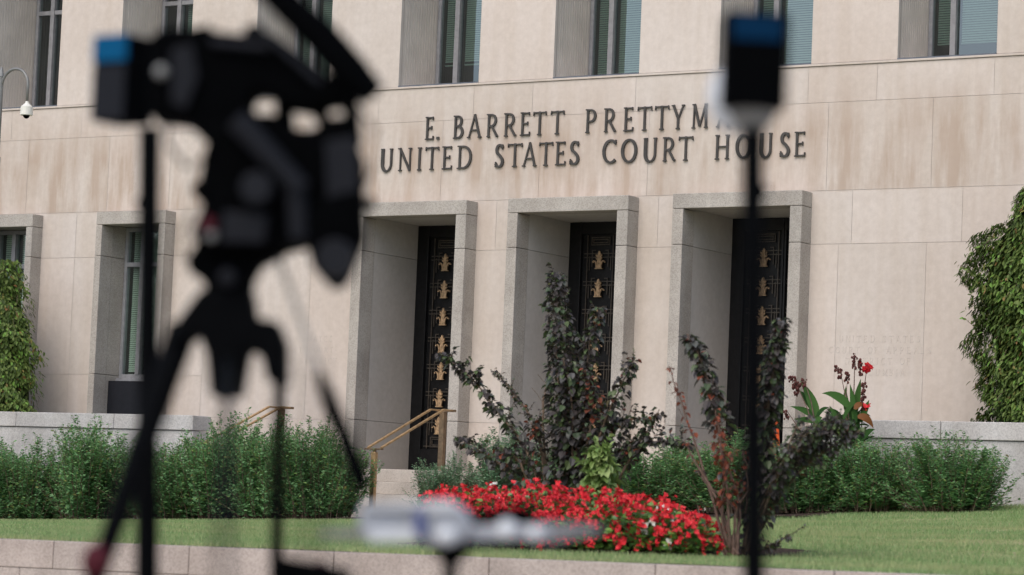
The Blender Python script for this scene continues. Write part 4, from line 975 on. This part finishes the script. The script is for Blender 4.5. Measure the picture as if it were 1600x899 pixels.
b = MB(); bar(b, (414, 52), (500, 128), 6, 6, D - .11); b.build('cable_clip', M['charcoal'], vc)
b = MB(); bar(b, (330, 66), (420, 74), 7, 7, D - .09); b.build('grip_rail', M['charcoal'], vc)
cab = [P5(x, y, D - .1) for x, y in ((300, 330), (284, 362), (288, 400), (306, 424))]
b = MB(); b.tube(cab, .003, 8); b.build('cable', M['black'], vc, smooth=True)
b = MB(); rnd(b, 524, 404, 30, -.13, .02); b.build('lens_ring', M['charcoal'], vc, bevel=.003)
b = MB(); rnd(b, 316, 300, 14, -.04, .05); b.build('record_button', M['black'], vc, bevel=.003)
b = MB(); slab(b, [(300, 48), (330, 42), (336, 60), (300, 62)], D - .03, .05); b.build('top_switch', M['black'], vc, bevel=.003)
b = MB(); slab(b, [(384, 46), (410, 40), (420, 66), (384, 70)], D - .03, .07); b.build('shoe_mount', M['charcoal'], vc, bevel=.003)
b = MB(); rnd(b, 578, 318, 9, -.02, .03); b.build('focus_knob', M['black'], vc, bevel=.002)
cab = [P5(x, y, D - .09) for x, y in ((262, 190), (262, 226), (292, 262), (318, 250), (330, 214))]
b = MB(); b.tube(cab, .0035, 8); b.build('cable', M['black'], vc, smooth=True)
cab = [P5(x, y, D - .1) for x, y in ((560, 170), (588, 205), (582, 262), (566, 300))]
b = MB(); b.tube(cab, .003, 8); b.build('cable', M['black'], vc, smooth=True)
b = MB(); b.ball(P5(252, 112, D - .09), .012, nu=12, nv=8); b.build('power_knob', M['pole'], vc, smooth=True)
b = MB(); b.ball(P5(326, 352, D - .1), .014, nu=12, nv=8); b.build('zoom_knob', M['red_knob'], vc, smooth=True)
b = MB(); b.ball(P5(330, 368, D - .1), .010, nu=12, nv=8); b.build('button', M['pole'], vc, smooth=True)

def stand(label, px_top, py_top, px_b, r0, d, knobs, grp=None):
    A = P5(px_top, py_top, d); B = P5(px_b, 899, d); k = (A.z) / (A.z - B.z); G_ = A + (B - A) * k; s = FPX / d
    t = thing('light_stand', label, 'light stand', (G_.x, G_.y, 0), grp)
    m1 = A.lerp(G_, .35); b = MB(); b.tube([A, m1], r0 * .92 / s, 12); b.tube([m1, G_ + Vector((0, 0, .12))], r0 / s, 12); b.build('pole', M['black_metal'], t)
    for i in range(3):
        an = 2 * PI * i / 3 + .4; f = G_ + Vector((math.cos(an) * .38, math.sin(an) * .38, .012)); b = MB(); b.tube([G_ + Vector((0, 0, .45)), f], .009, 8); b.build('leg', M['black_metal'], t)
    for (x, y, r) in knobs:
        b = MB(); b.ball(P5(x, y, d), r / s, nu=12, nv=8); b.build('knob', M['black'], t, smooth=True)
stand('thin black light stand at left, under the box with the bright blue band', 234, 200, 229, 18, 5.4, [(222, 318, 11), (240, 275, 8)], 'light stands in the foreground')
stand('tall black light stand at right, crossing the right doorway', 1176, 205, 1178, 19, 4.6, [(1190, 299, 12), (1178, 745, 17)], 'light stands in the foreground')
# left battery light box
def lamp_box(label, ctr, wpx, hpx, d, yaw, blue, band, dep, name='box_light', screen=False):
    c = P5(*ctr, d); s = FPX / d; t = thing(name, label, 'light', tuple(c))
    R_ = Matrix.Rotation(yaw, 3, 'Z'); ax = R_ @ RGT; ay = R_ @ FWD
    W, H, Dp = wpx / s / 2, hpx / s / 2, dep / 2
    b = MB(); b.obox(c, ax * W, ay * Dp, UP * H); b.build('housing', M['black'], t, bevel=.006)
    b = MB(); b.obox(c - ay * Dp + UP * (H - band[1] / s / 2 - band[0] / s), ax * (W * band[2]), ay * .004, UP * band[1] / s / 2); b.build('blue_band', blue, t, bevel=.002)
    b = MB(); hb = H - (band[0] + band[1]) / s / 2 - .004
    b.obox(c - ay * Dp + UP * (-H + hb + .002), ax * (W * .93), ay * .002, UP * hb); b.build('front_panel', M['charcoal'] if not screen else M['black'], t)
    return t, c, ax, ay
t, c, ax, ay = lamp_box('black box light with a bright blue band across its top, left of the video camera', (193, 126), 68, 136, 5.4, math.radians(-32), M['blue'], (2, 42, .98), .085)
t, c, ax, ay = lamp_box('black box light with a dark blue screen and white rounded back, on the right stand', (1178, 97), 98, 150, 4.6, math.radians(4), M['blue_dark'], (6, 40, .80), .06, screen=True)
b = MB(); b.ball(P5(1153, 152, 4.68), .054, .95, .8, 1.12, 20, 14); b.build('rounded_back', M['white'], t, smooth=True)
b = MB(); b.tube([P5(1176, 165, 4.62), P5(1176, 190, 4.62), P5(1176, 212, 4.62)], [.042, .034, .012], 16); b.build('mount', M['pole'], t)

# silver rig at the bottom
D2 = 4.9; s2 = FPX / D2; c0 = P5(705, 850, D2); rg = thing('gimbal_rig', 'silver and white gimbal rig on a short black stand at the bottom', 'gimbal', tuple(c0))
b = MB(); slab(b, [(566, 786), (650, 784), (656, 846), (570, 846), (560, 818)], D2, .05); b.build('grey_housing', M['silver'], rg, bevel=.008)
b = MB(); slab(b, [(572, 786), (648, 784), (648, 794), (572, 796)], D2 - .035, .02); b.build('white_trim', M['white'], rg, bevel=.003)
b = MB(); slab(b, [(576, 824), (652, 826), (652, 846), (578, 847)], D2 - .035, .02); b.build('white_strip', M['white'], rg, bevel=.003)
b = MB(); slab(b, [(640, 792), (654, 784), (706, 782), (728, 796), (742, 822), (722, 850), (664, 852), (642, 834)], D2 - .01, .06); b.build('motor_housing', M['silver'], rg, bevel=.008)
b = MB(); slab(b, [(664, 784), (706, 784), (722, 798), (664, 800)], D2 - .045, .012); b.build('white_cover', M['white'], rg, bevel=.003)
b = MB(); slab(b, [(646, 800), (664, 798), (666, 838), (648, 838)], D2 - .045, .02); b.build('blue_ring', M['navy'], rg, bevel=.003)
for x, y, q in ((698, 838, 16), (792, 828, 17), (836, 834, 13)):
    b = MB(); b.ball(P5(x, y, D2 - .06), q / s2, nu=14, nv=9); b.build('white_cap', M['white'], rg, smooth=True)
b = MB(); slab(b, [(726, 822), (860, 820), (862, 842), (726, 846)], D2, .03); b.build('lower_arm', M['silver'], rg, bevel=.004)
b = MB(); slab(b, [(730, 800), (820, 790), (846, 806), (834, 820), (730, 820)], D2 + .01, .03); b.build('upper_arm', M['black'], rg, bevel=.004)
b = MB(); slab(b, [(700, 846), (860, 842), (858, 850), (720, 854)], D2 + .01, .03); b.build('under_rail', M['black'], rg, bevel=.003)
b = MB(); slab(b, [(850, 816), (940, 822), (940, 832), (850, 852)], D2, .02); b.build('tapered_arm', M['grey_soft'], rg, bevel=.003)
b = MB(); slab(b, [(500, 830), (572, 824), (572, 842), (500, 840)], D2, .012); b.build('tapered_arm', M['grey_soft'], rg, bevel=.003)
A = P5(705, 850, D2); t = thing('short_stand', 'short black stand under the silver rig at the bottom', 'stand', (A.x, A.y, 0))
b = MB(); b.tube([A, A - UP * .012, A - UP * .035, Vector((A.x, A.y, .03))], [34 / s2, 30 / s2, 11 / s2, 10 / s2], 14); b.build('pole', M['black'], t)
b = MB(); b.tube([(A.x, A.y, .03), (A.x, A.y, 0)], [.12, .14], 20); b.build('base', M['black'], t)
# very near, strongly blurred thin poles
for px, top, d, lb in ((492, 560, 2.2, 'thin dark pole close to the lens, a faint streak right of the tripod'),):
    A = P5(px, top, d); B = P5(px - 4, 899, d); k = A.z / (A.z - B.z); G_ = A + (B - A) * k; t = thing('thin_pole', lb, 'pole', (G_.x, G_.y, 0))
    b = MB(); b.tube([A, G_], .0032, 8); b.build('pole_tube', M['black_metal'], t)
    b = MB(); b.ball(G_ + Vector((0, 0, .01)), .015); b.build('rubber_tip', M['black'], t, smooth=True)

for o in bpy.data.objects:
    if '_wl' in o: del o['_wl']
